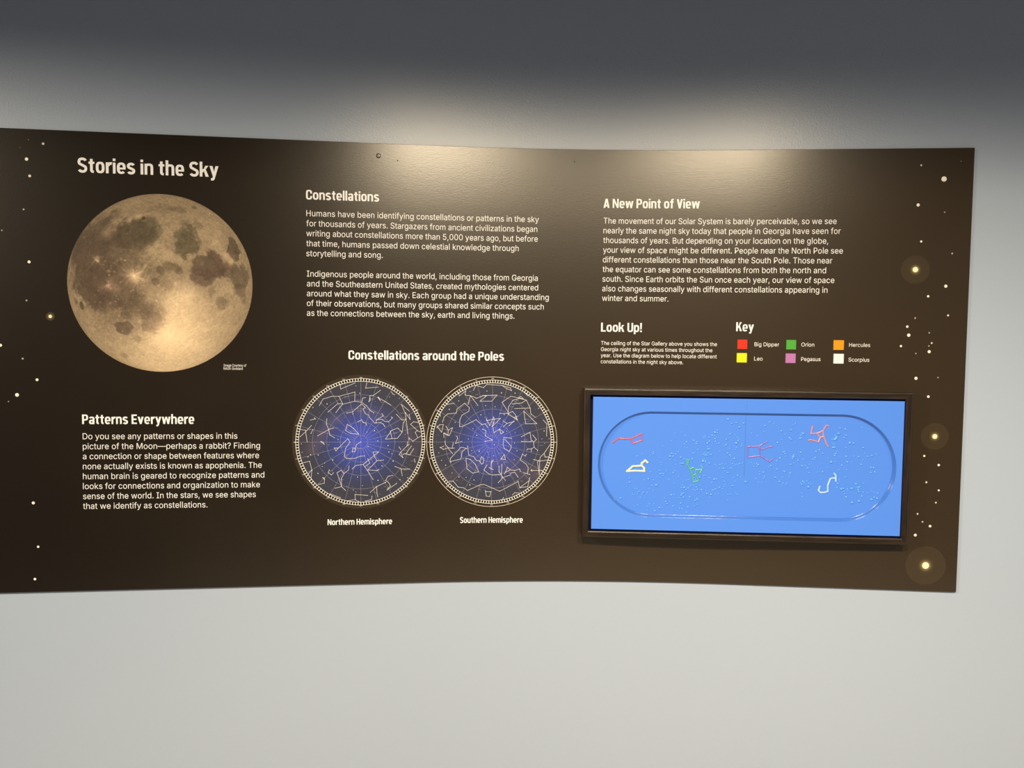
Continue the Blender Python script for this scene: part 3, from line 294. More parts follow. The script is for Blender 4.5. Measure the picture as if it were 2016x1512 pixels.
NORTH = {"c":[0.9339,1.2736],"p":[[-561,1602,-546,1465,-157,1635],[156,1636,129,1492,466,1521],[-1118,1013,-1023,1189,-779,1263,-594,1264,-160,1384,-169,1130,-489,1047,-594,1264],[-884,833,-621,1068,-489,1047,-570,961,-675,818],[-169,1130,21,1100,150,1008,256,870,355,812],[126,1232,54,1223,21,1100],[0,1039,-85,962,-223,839,-385,799],[-223,839,-217,772],[21,1054,120,962,60,910,120,787,217,738],[527,1433,346,1294,240,1284,255,1162,216,1116,240,1223],[476,1248,527,1147,457,1239,815,1025],[829,1394,869,1332,921,1311],[-920,647,-935,503,-870,350,-840,197,-715,120],[-1168,176,-870,350,-741,389],[-1079,14,-990,-63,-1019,-2,-1085,20],[-1637,153,-1488,290,-1451,15],[-1627,352,-1488,330,-1488,290],[-1336,458,-1488,290],[-1295,351,-1346,244],[-370,493,-196,379,-60,216,-280,241,-412,318,-370,493],[-82,563,21,618,60,541,135,523,157,461],[217,701,377,523,519,541,604,501,656,424],[573,787,610,726,422,615,413,541],[422,615,574,630,649,572,756,562,862,670,831,695],[1318,862,1104,1047,1211,794,1236,639,1281,230],[968,769,1121,608,1236,639,1157,531,1128,268,994,98,672,78,832,315,1005,386,1128,268],[802,300,848,99],[1211,824,1349,623,1318,763],[1564,540,1441,561,1359,490,1550,313,1488,267,1560,111,1428,19,1312,112,1321,56],[1658,167,1560,111],[1627,273,1550,313],[1281,4,1260,-120,1087,-290,1047,-352,1155,-446,1087,-290],[1321,-68,1260,-120],[1047,-141,1087,-212],[1383,-121,1231,-337,1154,-352],[1444,-193,1338,-369,1231,-337],[1467,-485,1486,-572],[935,-686,1101,-756,1333,-764],[1101,-756,1132,-950],[866,-935,744,-961,677,-1079,760,-1142,812,-1236,730,-1313],[677,-1132,431,-1247,258,-1407],[431,-1247,440,-1434,462,-1528],[714,-1350,983,-1160],[0,3,-121,-73,-166,-267,-235,-276,-220,-165,-166,-166,-151,-221],[-355,94,-295,1,-415,-174,-451,-395,-385,-460,-166,-452,0,-392,106,-386],[-355,94,-616,-172,-676,-243,-721,-163,-616,-163],[333,-279,478,-280,61,-624,167,-779,334,-1051],[333,-279,378,-425,439,-525,621,-504],[439,-525,188,-780,439,-797,485,-767],[61,-624,-136,-653,-235,-745],[188,-470,242,-594,106,-686],[-322,-661,-337,-775,-452,-867,-527,-1005,-527,-1221,-647,-849,-536,-780,-467,-860],[-707,-1281,-527,-1237,-416,-1346],[-857,-764,-887,-847,-797,-910,-743,-849],[-1150,-1168,-992,-1139,-986,-991,-1036,-984,-986,-1031],[-1541,-559,-1384,-527,-1325,-782,-1350,-997],[-1325,-767,-1433,-888],[-837,-1434,-558,-1546],[-377,-1635,-151,-1607,-54,-1661],[-151,-1607,-160,-1458,189,-1493],[122,-1648,289,-1612,304,-1510],[-1360,610,-1226,641,-1256,671]],"d":[-136,1552,-814,1388,-31,1354,778,1249,1049,1216,-1291,955,368,316,459,29,742,-102,166,277,196,-124,-616,73,-1608,-45,-1249,-99,-1585,-274,-1360,-346,-1154,-354,-1428,-404,-760,-494,-985,-579,-1045,-671,-1164,-860,576,-668,880,-537,764,-282,843,-329,1071,-1061,1285,-1007,-90,-978,40,-1212,-205,-1333,-135,-1390,470,-1071,-913,1053,587,1540],"l":[["Pegasus",-405,1252],["Andromeda",-55,1158],["Cassiopeia",-30,867],["Triangulum",316,1193],["Aries",573,1101],["Cygnus",-666,395],["Lyra",-879,-67],["Aquila",-1390,345],["Cepheus",-241,302],["Perseus",679,707],["Auriga",939,247],["Taurus",1126,800],["Gemini",1215,-235],["Cancer",1415,-535],["Draco",-385,-352],["Ursa Minor",-36,-176],["Ursa Major",242,-687],["Lynx",659,275],["Leo",653,-1250],["Virgo",371,-1402],["Bootes",-512,-1045],["Hercules",-812,-789],["Libra",-377,-1232],["Leo Minor",1202,-788]]}
SOUTH = {"c":[1.2978,1.2727],"p":[[-539,1453,-469,1590,-391,1569,-257,1532,-159,1623,262,1595,388,1512,535,1450,497,1528,293,1589],[-948,1395,-932,1295,-762,1427],[-747,1473,-768,1318,-622,1303,-682,1060],[-622,1303,-408,1030],[-622,1303,-435,1233,-265,1311,-171,1299,-350,1149,-23,1151,124,1323,-265,1311],[-1276,1052,-1079,1090],[-1397,561,-1345,710,-1253,788,-1015,813,-991,928,-782,1094,-650,967,-665,861,-850,758,-911,633,-919,430,-839,437,-455,628,-304,494,-195,510,-132,416],[-1544,399,-1483,477,-1369,492,-1420,274,-1544,446],[-1297,446,-1235,337,-1240,181,-1358,243,-1351,134],[-1235,337,-1127,399],[-1352,259,-1203,181,-1111,399],[-992,165,-970,103,-1031,-38,-854,15],[-1326,25,-1309,-69,-1231,-162,-1123,-178,-1093,-22],[-1454,-146,-1370,-209,-1231,-162],[-1231,-178,-1112,-325],[-1123,-178,-1061,-169],[-1448,-162,-1356,-115],[-1173,-554,-1167,-460,-875,-148,-719,-179,-843,-273,-872,-476,-1173,-554],[-688,-116,-655,-376,-515,-414,-436,-524,-342,-540,-296,-414,-227,-477,-248,-603,-294,-628,-342,-546],[-732,-461,-699,-759,-542,-879,-370,-845,-466,-634,-607,-492,-732,-461],[-192,181,-178,322,-272,363],[-206,18,12,56,-192,175],[-165,651,-70,463,37,708,53,620,8,448,231,668],[-165,604,-87,620,84,652,231,668],[-7,432,45,542],[24,401,47,260,203,370,245,230,322,277,203,370],[303,596,414,528,616,582],[414,528,315,433],[601,591,477,465],[330,136,543,105],[330,136,310,-75,343,-178,485,-263,540,-162,539,-115,362,73],[-7,-524,-19,-603,42,-509],[-19,-603,-21,-776],[-74,-729,36,-776],[-138,-650,-224,-792,-88,-902,21,-934,272,-927,199,-839,207,-682],[285,-634,272,-927,298,-1028,187,-1154],[298,-981,384,-1091],[298,-1013,523,-934],[252,-483,345,-351,377,-493,252,-483],[360,-902,442,-713,522,-792,648,-807,788,-760,805,-838],[522,-792,397,-855],[523,-886,648,-855,744,-996],[972,-340,941,-397,862,-340,801,-507,960,-617,1030,-727,1010,-901,900,-870],[1010,-901,1073,-917],[1103,-806,1434,-805],[1125,-774,1135,-828],[1341,-916,1352,-537,1320,-521,1289,-569,1347,-916],[1178,-490,1352,-537,1587,-504],[1352,-537,1366,-426,1474,-315,1507,-426,1602,-416],[1474,-315,1638,-69],[825,153,1068,280,1109,13,826,21],[1147,202,1249,77,1172,-2,1189,-144,1294,-238],[1172,-2,1134,45],[1189,-144,1111,-191,1002,-192,986,-223],[1111,-191,1112,-270],[1446,619,1542,519,1537,173],[1210,705,1084,798,1066,964,954,1188,829,1109,564,1076],[628,945,1066,964],[442,778,455,997,578,1186,765,1234,954,1188],[749,1265,796,1287,843,1250],[515,1294,267,1121,441,857,458,778],[515,1294,875,1219],[208,808,457,810,566,867,645,780,710,623,631,701,699,733],[458,778,710,623],[885,875,940,521,1259,526,885,875],[873,1422,999,1307],[-1194,-1108,-1085,-1103,-944,-1276,-798,-1293,-678,-1372,-336,-1216,-220,-1201,230,-1398,745,-1123],[745,-1107,795,-1297,1024,-1265,1074,-1012],[795,-1297,1044,-1106],[-178,-1375,-152,-1532,-57,-1549,-21,-1407,-168,-1406],[592,-1502,655,-1439,781,-1449],[311,-1629,335,-1581],[-1469,803,-1453,725]],"d":[-157,1436,249,1386,-946,1156,633,1379,-1208,919,-194,1025,72,995,-322,769,-1041,555,-543,375,-266,363,-435,190,-668,87,645,269,1301,956,633,-30,704,-246,60,-75,-572,-242,-360,-264,-119,-289,48,-389,628,-502,-1300,-653,-1118,-873,-1415,-515,-924,-987,-722,-1001,-500,-1074,-617,-1215,1406,94,1486,-32,1610,101,1466,320,333,778,407,308,-1151,-569,-1494,-302],"l":[["Cetus",-632,1424],["Cetus",-445,1335],["Aquarius",16,1269],["Eridanus",-783,904],["Phoenix",-175,691],["Lepus",-992,171],["Puppis",-1092,-169],["Orion",-1360,607],["Volans",-99,-430],["Carina",-376,-226],["Crux",-4,-845],["Centaurus",235,-314],["Lupus",384,-530],["Ara",181,-597],["Triangulum",394,-571],["Octans",-224,260],["Grus",71,411],["Pavo",341,631],["Sagittarius",960,650],["Aquila",697,1177],["Corvus",1393,-89],["Libra",1048,-623],["Hydra",-344,-1342],["Crater",840,-1107],["Vela",-983,-1081],["Tucana",534,998],["Scorpius",951,69]]}
BEADS = [-2240,496,1,-2485,328,1,-2491,276,2,-2797,274,1,-2935,204,2,-2309,177,1,-1891,857,1,-1722,892,1,-1618,808,1,-1999,648,1,-1588,629,2,-1632,569,1,-1395,669,2,-1299,632,2,-1316,584,2,-1277,573,1,-1571,458,1,-1267,419,1,-1801,357,1,-1994,297,2,-1955,286,1,-2027,219,3,-1971,194,1,-1939,223,2,-1876,281,1,-2016,130,1,-1733,196,2,-1892,97,1,-1658,151,1,-1616,162,1,-1568,129,1,-1504,130,1,-1387,315,2,-1416,152,2,-1123,758,1,-1085,798,1,-1084,745,1,-970,765,2,-884,824,2,-815,820,1,-750,968,2,-812,908,3,-755,902,2,-809,729,2,-962,657,2,-1016,604,2,-793,655,2,-768,603,1,-701,605,1,-1003,512,1,-979,440,3,-928,446,1,-970,351,1,-1091,324,1,-1051,325,1,-1119,281,1,-1066,272,2,-1019,266,2,-995,312,1,-912,285,2,-667,384,1,-1095,158,1,-1124,103,3,-1067,130,1,-1086,85,1,-1045,86,1,-470,1280,2,-364,1159,2,-243,1185,2,-152,1065,2,-400,865,2,-260,853,1,-190,789,1,-175,758,1,-154,734,1,-176,684,2,-224,620,3,-498,719,2,-501,568,2,-534,536,1,-405,467,1,-219,495,1,-240,441,1,-455,339,2,-391,285,2,-370,246,1,-269,188,2,-34,1175,2,-68,598,1,-69,542,1,669,1218,2,538,1117,2,779,1182,1,523,944,1,184,893,1,346,829,1,990,977,2,1088,887,1,1249,1009,2,1304,1142,1,1363,1192,1,1216,790,2,1258,752,2,1003,736,1,888,651,2,1366,661,1,1579,918,3,1541,941,1,1549,880,1,1516,868,1,1502,788,2,1541,799,1,1050,386,1,1085,400,2,1106,349,2,1132,282,1,973,228,2,1342,314,2,1330,268,3,1314,213,2,1525,395,2,1466,167,2,1595,211,1,890,155,1,2569,1085,2,2711,1058,2,3157,1114,1,2527,932,3,2451,878,1,2480,834,2,2462,795,3,2428,773,3,2390,763,1,2352,776,1,2736,891,2,2683,821,2,2839,679,3,2939,676,2,2398,652,1,2454,644,1,2420,606,1,2392,547,2,2438,547,2,2743,550,1,3204,554,2,2505,430,1,2032,471,2,1938,423,2,2122,381,2,2468,371,2,2447,325,2,1926,257,2,1863,213,1,1911,207,1,2266,249,1,2750,303,2,2963,315,1,3088,299,2,3250,400,1,3334,314,2,3439,341,2,3553,392,1,3213,214,1,2359,143,3,2471,148,1,2791,155,2,2914,157,1,-2274,42,1,-2265,-31,1,-2305,-184,1,-2560,-232,1,-2289,-279,2,-2251,-272,1,-2202,-271,1,-2211,-328,1,-2363,-366,1,-2616,-433,2,-2722,-466,1,-2469,-456,1,-3139,-417,2,-3134,-538,2,-2505,-610,1,-2394,-598,3,-2977,-708,1,-2924,-724,1,-2880,-795,2,-2748,-809,2,-2784,-856,1,-2903,-855,1,-2990,-886,1,-3044,-880,1,-2636,-811,1,-2576,-704,1,-2477,-747,1,-2828,-960,1,-3377,-990,2,-2164,-962,1,-2897,-1161,1,-2977,-1205,1,-2571,-1132,1,-2448,-1133,1,-2628,-1204,1,-2633,-1311,1,-2294,-1229,2,-2212,-1230,1,-2414,-1327,2,-1680,23,3,-1741,17,1,-1869,-10,1,-1712,-62,1,-2113,-192,1,-1889,-183,1,-1933,-243,2,-1785,-357,1,-2047,-433,1,-1575,-452,1,-1515,-432,1,-1898,-547,1,-1672,-581,1,-1708,-652,1,-1621,-653,3,-1514,-664,2,-1572,-706,2,-1450,-594,1,-1405,-575,1,-1356,-585,1,-1192,-585,1,-1283,-632,2,-1254,-693,2,-1356,-711,1,-1316,-733,1,-1142,-705,2,-1974,-866,2,-1891,-864,1,-1675,-821,2,-1632,-820,1,-1695,-870,2,-1637,-922,2,-1761,-946,1,-1462,-911,2,-1466,-982,1,-1264,-965,2,-1313,-1008,2,-1222,-992,1,-2117,-1058,2,-2088,-1114,2,-1705,-1095,2,-1913,-1183,2,-1506,-1192,1,-1331,-1160,1,-1244,-1123,1,-1738,-1238,1,-1667,-1249,1,-1537,-1349,2,-946,44,2,-795,12,1,-763,-17,1,-657,11,1,-592,29,1,-509,21,1,-655,-94,1,-561,-97,2,-536,-162,1,-436,-207,2,-373,-85,1,-334,-84,1,-310,50,1,-288,-13,1,-238,2,1,-174,30,1,-115,50,1,-1102,-311,1,-1059,-304,1,-935,-365,1,-805,-404,2,-751,-392,1,-860,-487,1,-584,-350,1,-520,-457,1,-506,-546,1,-528,-598,1,-652,-625,2,-574,-666,1,-726,-652,1,-768,-674,1,-833,-700,1,-805,-710,1,-281,-340,1,-163,-281,2,-85,-312,1,-236,-451,1,-294,-572,2,-998,-813,2,-885,-829,2,-917,-920,1,-747,-815,1,-685,-804,1,-409,-828,1,-341,-810,1,-214,-761,1,-189,-795,1,-134,-812,1,-419,-977,1,-1348,-362,1,-1207,-352,2,-1309,-411,1,-47,62,1,195,77,1,278,46,1,336,73,1,389,32,2,283,-19,1,359,-21,1,731,6,2,666,-30,1,905,-84,2,538,-180,2,432,-161,1,430,-234,1,566,-298,1,552,-343,1,333,-345,1,58,-452,3,422,-459,1,496,-461,1,1110,-143,2,1080,-136,1,1262,-182,2,1258,-233,1,1234,-301,1,1057,-309,1,860,-313,2,904,-332,1,978,-428,2,1072,-466,1,1155,-499,1,1181,-463,1,1264,53,2,1342,93,1,1576,18,2,1663,32,1,1781,67,1,1727,-39,2,1769,-168,1,1724,-386,1,1604,-410,2,1648,-430,1,1550,-449,1,1582,-491,2,1774,-465,1,1839,-470,1,1766,-560,3,1592,-735,1,1611,-833,1,2647,60,2,3169,91,2,2275,-14,1,2010,-148,1,2135,-133,2,2570,-67,1,2785,-62,1,3429,16,2,3498,3,2,3434,-126,2,3537,-100,2,3558,-134,1,2753,-265,1,2111,-339,1,2603,-335,1,2605,-384,1,2554,-451,2,2692,-487,1,2530,-560,1,2651,-600,3,2709,-582,2,2815,-596,1,2833,-638,1,2931,-580,3,2721,-665,1,2916,-692,1,2748,-730,1,3043,-447,2,3254,-430,1,3057,-542,1,3138,-533,2,3103,-562,2,3146,-582,1,3109,-613,2,3124,-663,2,3244,-670,1,3355,-696,1,2786,-816,2,3216,-786,2,3475,-649,1,3530,-671,1,3631,-673,1,3639,-704,1,3548,-810,2,3623,-839,2,3477,-870,3,3141,-924,3,2958,-967,3]
RIDGES = [["red",[[-3605,585,-3442,701,-3296,682,-3126,685,-2837,831,-2819,649,-3047,563,-3126,685]]],["yellow",[[-3213,-225,-3056,-81,-2805,-61,-2807,9,-2707,92,-2650,36],[-2805,-61,-2737,-124,-2730,-211,-2977,-205,-3213,-225]]],["green",[[-1566,132,-1548,-8,-1470,-126,-1381,-82,-1317,-144,-1314,-271,-1227,-445,-1371,-491,-1392,-322,-1467,-133],[-1506,133,-1548,-8],[-1317,-144,-1152,-137],[-1172,-29,-1146,-77,-1147,-148,-1191,-226],[-1392,-322,-1355,-286,-1314,-271]]],["purple",[[78,529,399,545,426,284,99,233,78,529],[399,545,499,618,616,679],[399,519,479,457,665,533,753,546],[426,284,690,126,797,226]]],["orange",[[1823,1118,1789,920,1944,930,2111,1002,2194,1156,2248,1146],[2111,1002,2136,850,2043,820,1958,923],[2043,820,1999,694,1794,749,1740,738],[2136,850,2210,657,2256,581]]],["white",[[2074,-543,2043,-649,2099,-710,2215,-701,2295,-667,2287,-504,2354,-314,2419,-298,2500,-304],[2455,-172,2495,-220,2502,-380]]]]
MOON = {"c":[0.4118,1.699],"r":[0.235,0.2347],"m":[[[-0.304,-0.188,0.252,0.194,10,0.5,0.1,0.4],[-0.094,0.01,0.143,0.171,0,0.4,0.1,0.4],[0.099,0.105,0.11,0.08,0,0.35,0.05,0.4],[-0.391,0.18,0.164,0.149,0,0.4,0.1,0.4],[-0.293,0.55,0.219,0.16,0,0.85,0,0.25],[-0.413,0.49,0.154,0.126,0,0.6,0.2,0.35],[-0.168,0.599,0.143,0.137,0,0.8,-0.15,0.25],[-0.384,0.621,0.071,0.057,20,0.7,0,0.2],[0.279,0.452,0.148,0.154,0,0.9,-0.2,0.15],[0.308,0.555,0.077,0.069,0,0.5,-0.2,0.3],[0.525,0.217,0.164,0.137,15,1.0,0.35,0.15],[0.458,0.084,0.121,0.091,0,0.9,0.35,0.2],[0.681,0.186,0.11,0.08,30,0.8,0.3,0.25],[0.56,0.344,0.077,0.046,40,0.7,0.2,0.3],[0.794,0.408,0.066,0.114,-18,1.05,0.1,0.1],[0.837,0.092,0.088,0.149,-10,0.85,0.15,0.2],[0.869,-0.064,0.049,0.08,0,0.7,0.15,0.3],[0.804,0.206,0.044,0.057,0,0.5,0.1,0.4],[0.661,-0.2,0.071,0.074,0,0.6,0.1,0.25],[0.545,-0.07,0.038,0.057,10,0.5,0.1,0.4],[-0.725,0.2,0.219,0.377,-8,0.95,0.2,0.25],[-0.819,0.311,0.132,0.229,-15,0.6,0.15,0.4],[-0.628,0.541,0.137,0.126,30,0.5,0.1,0.4],[-0.693,-0.11,0.197,0.171,0,0.9,0.25,0.2],[-0.555,0.034,0.164,0.149,0,0.4,0.1,0.4],[-0.56,-0.25,0.154,0.091,0,0.7,0.25,0.3],[-0.423,-0.162,0.186,0.126,0,0.55,0.1,0.4],[-0.412,-0.515,0.088,0.074,15,1.0,0.15,0.12],[-0.388,-0.372,0.055,0.046,0,0.6,0.1,0.3],[-0.261,-0.245,0.143,0.126,0,0.5,0.05,0.4],[-0.089,-0.442,0.121,0.103,0,0.85,0.2,0.2],[-0.109,-0.311,0.121,0.069,0,0.55,0.1,0.35],[0.0,-0.343,0.066,0.091,0,0.6,0.1,0.3],[-0.068,-0.517,0.055,0.057,0,0.6,0.15,0.3],[0.001,0.148,0.049,0.046,0,0.8,0.15,0.3],[0.122,0.202,0.093,0.051,15,0.75,-0.05,0.3],[-0.061,0.027,0.049,0.04,0,0.8,0.2,0.3],[0.07,-0.027,0.066,0.051,0,0.55,0.1,0.4],[0.193,0.147,0.049,0.04,20,0.6,0.1,0.4],[0.174,0.83,0.093,0.034,5,0.5,0.1,0.3],[0.053,0.831,0.121,0.034,0,0.3,0.1,0.5],[-0.517,0.724,0.11,0.04,-25,0.55,0,0.4],[-0.177,0.726,0.023,0.019,-10,1.2,-0.1,0.1],[-0.599,0.654,0.077,0.051,-30,0.5,0,0.4],[-0.235,0.834,0.154,0.034,-5,0.25,0.1,0.5],[0.419,0.649,0.066,0.046,30,0.6,-0.2,0.4],[0.27,0.668,0.066,0.034,20,0.5,-0.1,0.4],[-0.854,-0.272,0.022,0.046,-15,1.1,-0.1,0.12],[-0.909,-0.222,0.016,0.029,-15,0.6,0,0.3],[-0.256,-0.634,0.044,0.04,0,0.55,0.1,0.3],[-0.406,-0.813,0.055,0.023,25,0.5,0,0.3],[0.902,-0.167,0.033,0.057,0,0.5,0.1,0.4],[0.366,0.858,0.033,0.017,20,0.7,-0.1,0.3],[-0.914,0.083,0.044,0.2,5,0.3,0.1,0.5],[-0.605,0.288,0.302,0.429,-15,0.55,0.15,0.35],[-0.452,-0.248,0.384,0.257,20,0.45,0.15,0.35],[-0.362,0.322,0.274,0.229,0,0.45,0.05,0.4],[0.131,0.505,0.329,0.314,0,0.1,0,0.5],[-0.627,0.597,0.219,0.171,30,0.3,0.05,0.4],[-0.509,-0.477,0.329,0.143,15,0.22,0.1,0.45],[-0.088,0.499,0.066,0.08,0,0.3,0,0.5]],[[-0.569,0.537,0.051,0.45],[-0.541,0.599,0.045,0.35],[-0.089,0.357,0.067,0.55],[-0.023,0.455,0.056,0.4],[-0.476,0.652,0.028,0.5],[-0.411,0.654,0.022,0.5],[-0.329,0.684,0.028,0.5],[-0.258,0.72,0.028,0.5],[-0.22,0.75,0.028,0.4],[-0.487,0.59,0.022,0.5],[0.05,0.588,0.09,0.25],[0.491,0.629,0.169,0.22],[0.628,0.461,0.101,0.25],[0.765,0.246,0.045,0.3],[0.682,0.319,0.045,0.35],[0.031,0.331,0.051,0.4],[0.115,0.105,0.079,0.35],[0.724,-0.055,0.056,0.35],[-0.476,-0.078,0.045,0.35],[-0.908,-0.142,0.045,0.3],[-0.753,-0.48,0.169,0.15],[-0.296,-0.76,0.225,0.15],[0.564,-0.462,0.225,0.12],[-0.133,0.396,0.039,0.35],[-0.279,0.068,0.045,0.75],[-0.268,0.052,0.101,0.35],[-0.676,0.241,0.017,1.0],[-0.675,0.28,0.017,0.6],[-0.562,-0.045,0.067,0.35],[0.211,-0.237,0.225,0.5],[0.063,-0.584,0.191,0.8],[0.297,-0.466,0.225,0.35],[0.151,-0.152,0.14,0.45],[0.101,0.305,0.067,0.5],[0.194,0.267,0.045,0.4],[0.059,-0.93,0.337,0.15],[-0.384,0.25,0.009,1.3],[-0.427,0.269,0.017,0.5],[-0.183,0.298,0.022,0.4],[0.317,-0.103,0.112,0.35],[-0.09,-0.127,0.079,0.35],[-0.559,0.13,0.022,0.5],[0.727,0.331,0.051,0.35],[0.765,0.263,0.056,0.3],[0.289,-0.149,0.045,0.3]],[[-0.279,0.068,0.292,22,0.55],[-0.676,0.241,0.146,11,0.4],[0.091,-0.572,0.843,12,0.28],[-0.562,-0.034,0.146,8,0.35]]]}

# ------------------------------------------------------------------ exhibit panel
TH = 0.006
PS0, PS1, PZ0, PZ1 = -0.75, 2.5920, 0.8752, 2.0889
def build_panel():
    s = np.concatenate([np.linspace(PS0, S1, 12), np.linspace(S1, S2, 40)[1:], np.linspace(S2, PS1, 6)[1:]])
    n = len(s)
    e = 0.0008
    rows = [on_wall(s, PZ0, 0.0004), on_wall(s, PZ0, TH - e), on_wall(s, PZ0 + e, TH), on_wall(s, PZ1 - e, TH), on_wall(s, PZ1, TH - e), on_wall(s, PZ1, 0.0004),
            on_wall(s, PZ0 + e, TH), on_wall(s, PZ1 - e, TH)]     # the face keeps its own vertices, so its shading stays true to the curve
    v = np.concatenate(rows)
    f, mi = [], []
    for k in (0, 1, 3, 4, 5):
        for i in range(n - 1):
            a, b = k * n, ((k + 1) % 6) * n
            f.append((a + i, a + i + 1, b + i + 1, b + i)); mi.append(1)
    for i in range(n - 1):
        a, b = 6 * n, 7 * n
        f.append((a + i, a + i + 1, b + i + 1, b + i)); mi.append(0)
    f.append(tuple(k * n for k in range(6))[::-1]); mi.append(1)
    f.append(tuple(k * n + n - 1 for k in range(6))); mi.append(1)
    me = mesh('exhibit_panel', v, f)
    o = link('exhibit_panel', me, [M_PANEL, M_EDGE])
    me.polygons.foreach_set('material_index', mi)
    me.polygons.foreach_set('use_smooth', [m == 0 for m in mi])
    return tag(o, 'wide dark brown night sky exhibit panel curving along the blue-grey wall', 'exhibit panel')
PANEL = build_panel()

INK = TH + 0.0003
def flat(name, verts, faces, mat, parent=PANEL, off=INK, layers=1):
    """printed shapes lying on the wall; overlapping strokes get hair-thin layers of ink"""
    a = np.asarray(verts, dtype=float)
    lift = np.zeros(len(a))
    if layers > 1:
        for i, f in enumerate(faces): lift[list(f)] = (i % layers) * 0.000012
    return link(name, mesh(name, on_wall(a[:, 0], a[:, 1], off + lift), faces), mat, parent)

# ---- body lettering (outlines in 1/500 em)
_gcache = {}
def glyph(ch):
    if ch in _gcache: return _gcache[ch]
    adv, cons = GLYPHS[ch]
    loops = [[(c[i], c[i + 1]) for i in range(0, len(c), 2)] for c in cons]
    def area(l): return sum(l[i - 1][0] * l[i][1] - l[i][0] * l[i - 1][1] for i in range(len(l)))
    def inside(p, l):
        r = False
        for i in range(len(l)):
            (x1, y1), (x2, y2) = l[i - 1], l[i]
            if (y1 > p[1]) != (y2 > p[1]) and p[0] < (x2 - x1) * (p[1] - y1) / (y2 - y1) + x1: r = not r
        return r
    verts, tris = [], []
    if loops:
        big = max(loops, key=lambda l: abs(area(l)))
        sg = 1 if area(big) > 0 else -1
        outs = [l for l in loops if area(l) * sg > 0]
        holes = [l for l in loops if area(l) * sg < 0]
        for o in outs:
            hs = [h for h in holes if inside(h[0], o)]
            flatl = o + [p for h in hs for p in h]
            t = tessellate_polygon([[Vector((x, y, 0)) for x, y in l] for l in [o] + hs])
            b = len(verts); verts += flatl
            for a_, b_, c_ in t:
                (ax, ay), (bx, by), (cx, cy) = flatl[a_], flatl[b_], flatl[c_]
                ar = (bx - ax) * (cy - ay) - (by - ay) * (cx - ax)
                if abs(ar) > 1e-6:
                    tris.append((b + a_, b + b_, b + c_) if ar > 0 else (b + a_, b + c_, b + b_))
    _gcache[ch] = (adv, verts, tris)
    return _gcache[ch]

def text_shape(txt, s, z, width, dz, cap, V, T, center=False, bold=0.0):
    """append one line; width fixes the horizontal fit, cap the height of capitals"""
    x = 0; items = []
    for ch in txt:
        adv, vs, ts = glyph(ch)
        items.append((x, vs, ts)); x += adv
    if not items: return
    x0 = items[0][0] + min(p[0] for p in items[0][1]); x1 = items[-1][0] + max(p[0] for p in items[-1][1])
    ky = cap / 254.0
    kx = width / (x1 - x0) if width else ky
    if center: s = s - kx * (x1 - x0) / 2
    for ox, vs, ts in items:
        b = len(V)
        for px, py in vs:
            u = (ox + px - x0) * kx
            V.append((s + u, z + py * ky + (dz * u / width if width else 0)))
        T.extend((b + i, b + j, b + k) for i, j, k in ts)

def paragraph(name, key, cap, mat=M_TEXT, center=False):
    V, T = [], []
    for t, s, z, w, dz in TEXT_LINES[key]:
        text_shape(t, s, z, w, 0, cap, V, T)
    return flat(name, V, T, mat)
for key in ('patterns', 'constellations1', 'constellations2', 'newview'):
    paragraph('body_text', key, 0.0161)
paragraph('body_text', 'lookup', 0.0107)
paragraph('credit_text', 'credit', 0.0068)
for k in TEXT_LINES:
    if k.startswith('key_'): paragraph('key_text', k, 0.0107)

# ---- condensed bold heading letters, drawn as strokes (capital height 1)
WX, WY, XH = 0.188, 0.155, 0.765
def sup(t, n=2.7):
    c, s = math.cos(t), math.sin(t)
    return (math.copysign(abs(c) ** (2 / n), c), math.copysign(abs(s) ** (2 / n), s))
def ring(cx, cy, A, B, a0, a1, wx=WX, wy=WY, k=28):
    out = []
    pr = None
    for i in range(k + 1):
        t = math.radians(a0 + (a1 - a0) * i / k)
        c, s = sup(t)
        q = ((cx + A * c, cy + B * s), (cx + (A - wx) * c, cy + (B - wy) * s))
        if pr: out.append([pr[0], q[0], q[1], pr[1]])
        pr = q
    return out
def box(x0, y0, x1, y1): return [[(x0, y0), (x1, y0), (x1, y1), (x0, y1)]]
def quad(*p): return [list(p)]
def scurve(W, hgt, ry):
    """the spine of an s as a pen stroke"""
    ax = W / 2 - WX / 2; by = ry - WY / 2
    yu, yl = hgt + 0.012 - ry, -0.012 + ry
    pts = []
    for i in range(15):
        t = math.radians(22 + (205 - 22) * i / 14); c, s = sup(t, 2.4); pts.append((W / 2 + ax * c, yu + by * s))
    for i in range(15):
        t = math.radians(25 - (25 + 158) * i / 14); c, s = sup(t, 2.4); pts.append((W / 2 + ax * c, yl + by * s))
    L, R = [], []
    for i, p in enumerate(pts):
        a, b = pts[max(i - 1, 0)], pts[min(i + 1, len(pts) - 1)]
        dx, dy = b[0] - a[0], b[1] - a[1]; l = math.hypot(dx, dy)
        nx, ny = -dy / l, dx / l
        wv = 0.5 * (WX * nx * nx + (WY + 0.02) * ny * ny)
        L.append((p[0] + nx * wv, p[1] + ny * wv)); R.append((p[0] - nx * wv, p[1] - ny * wv))
    return [[L[i], L[i + 1], R[i + 1], R[i]] for i in range(len(L) - 1)]
def bowl(x0, x1, y0, y1, side=0):
    return ring((x0 + x1) / 2, (y0 + y1) / 2, (x1 - x0) / 2, (y1 - y0) / 2, 0, 360, k=40)
o_ = -0.012
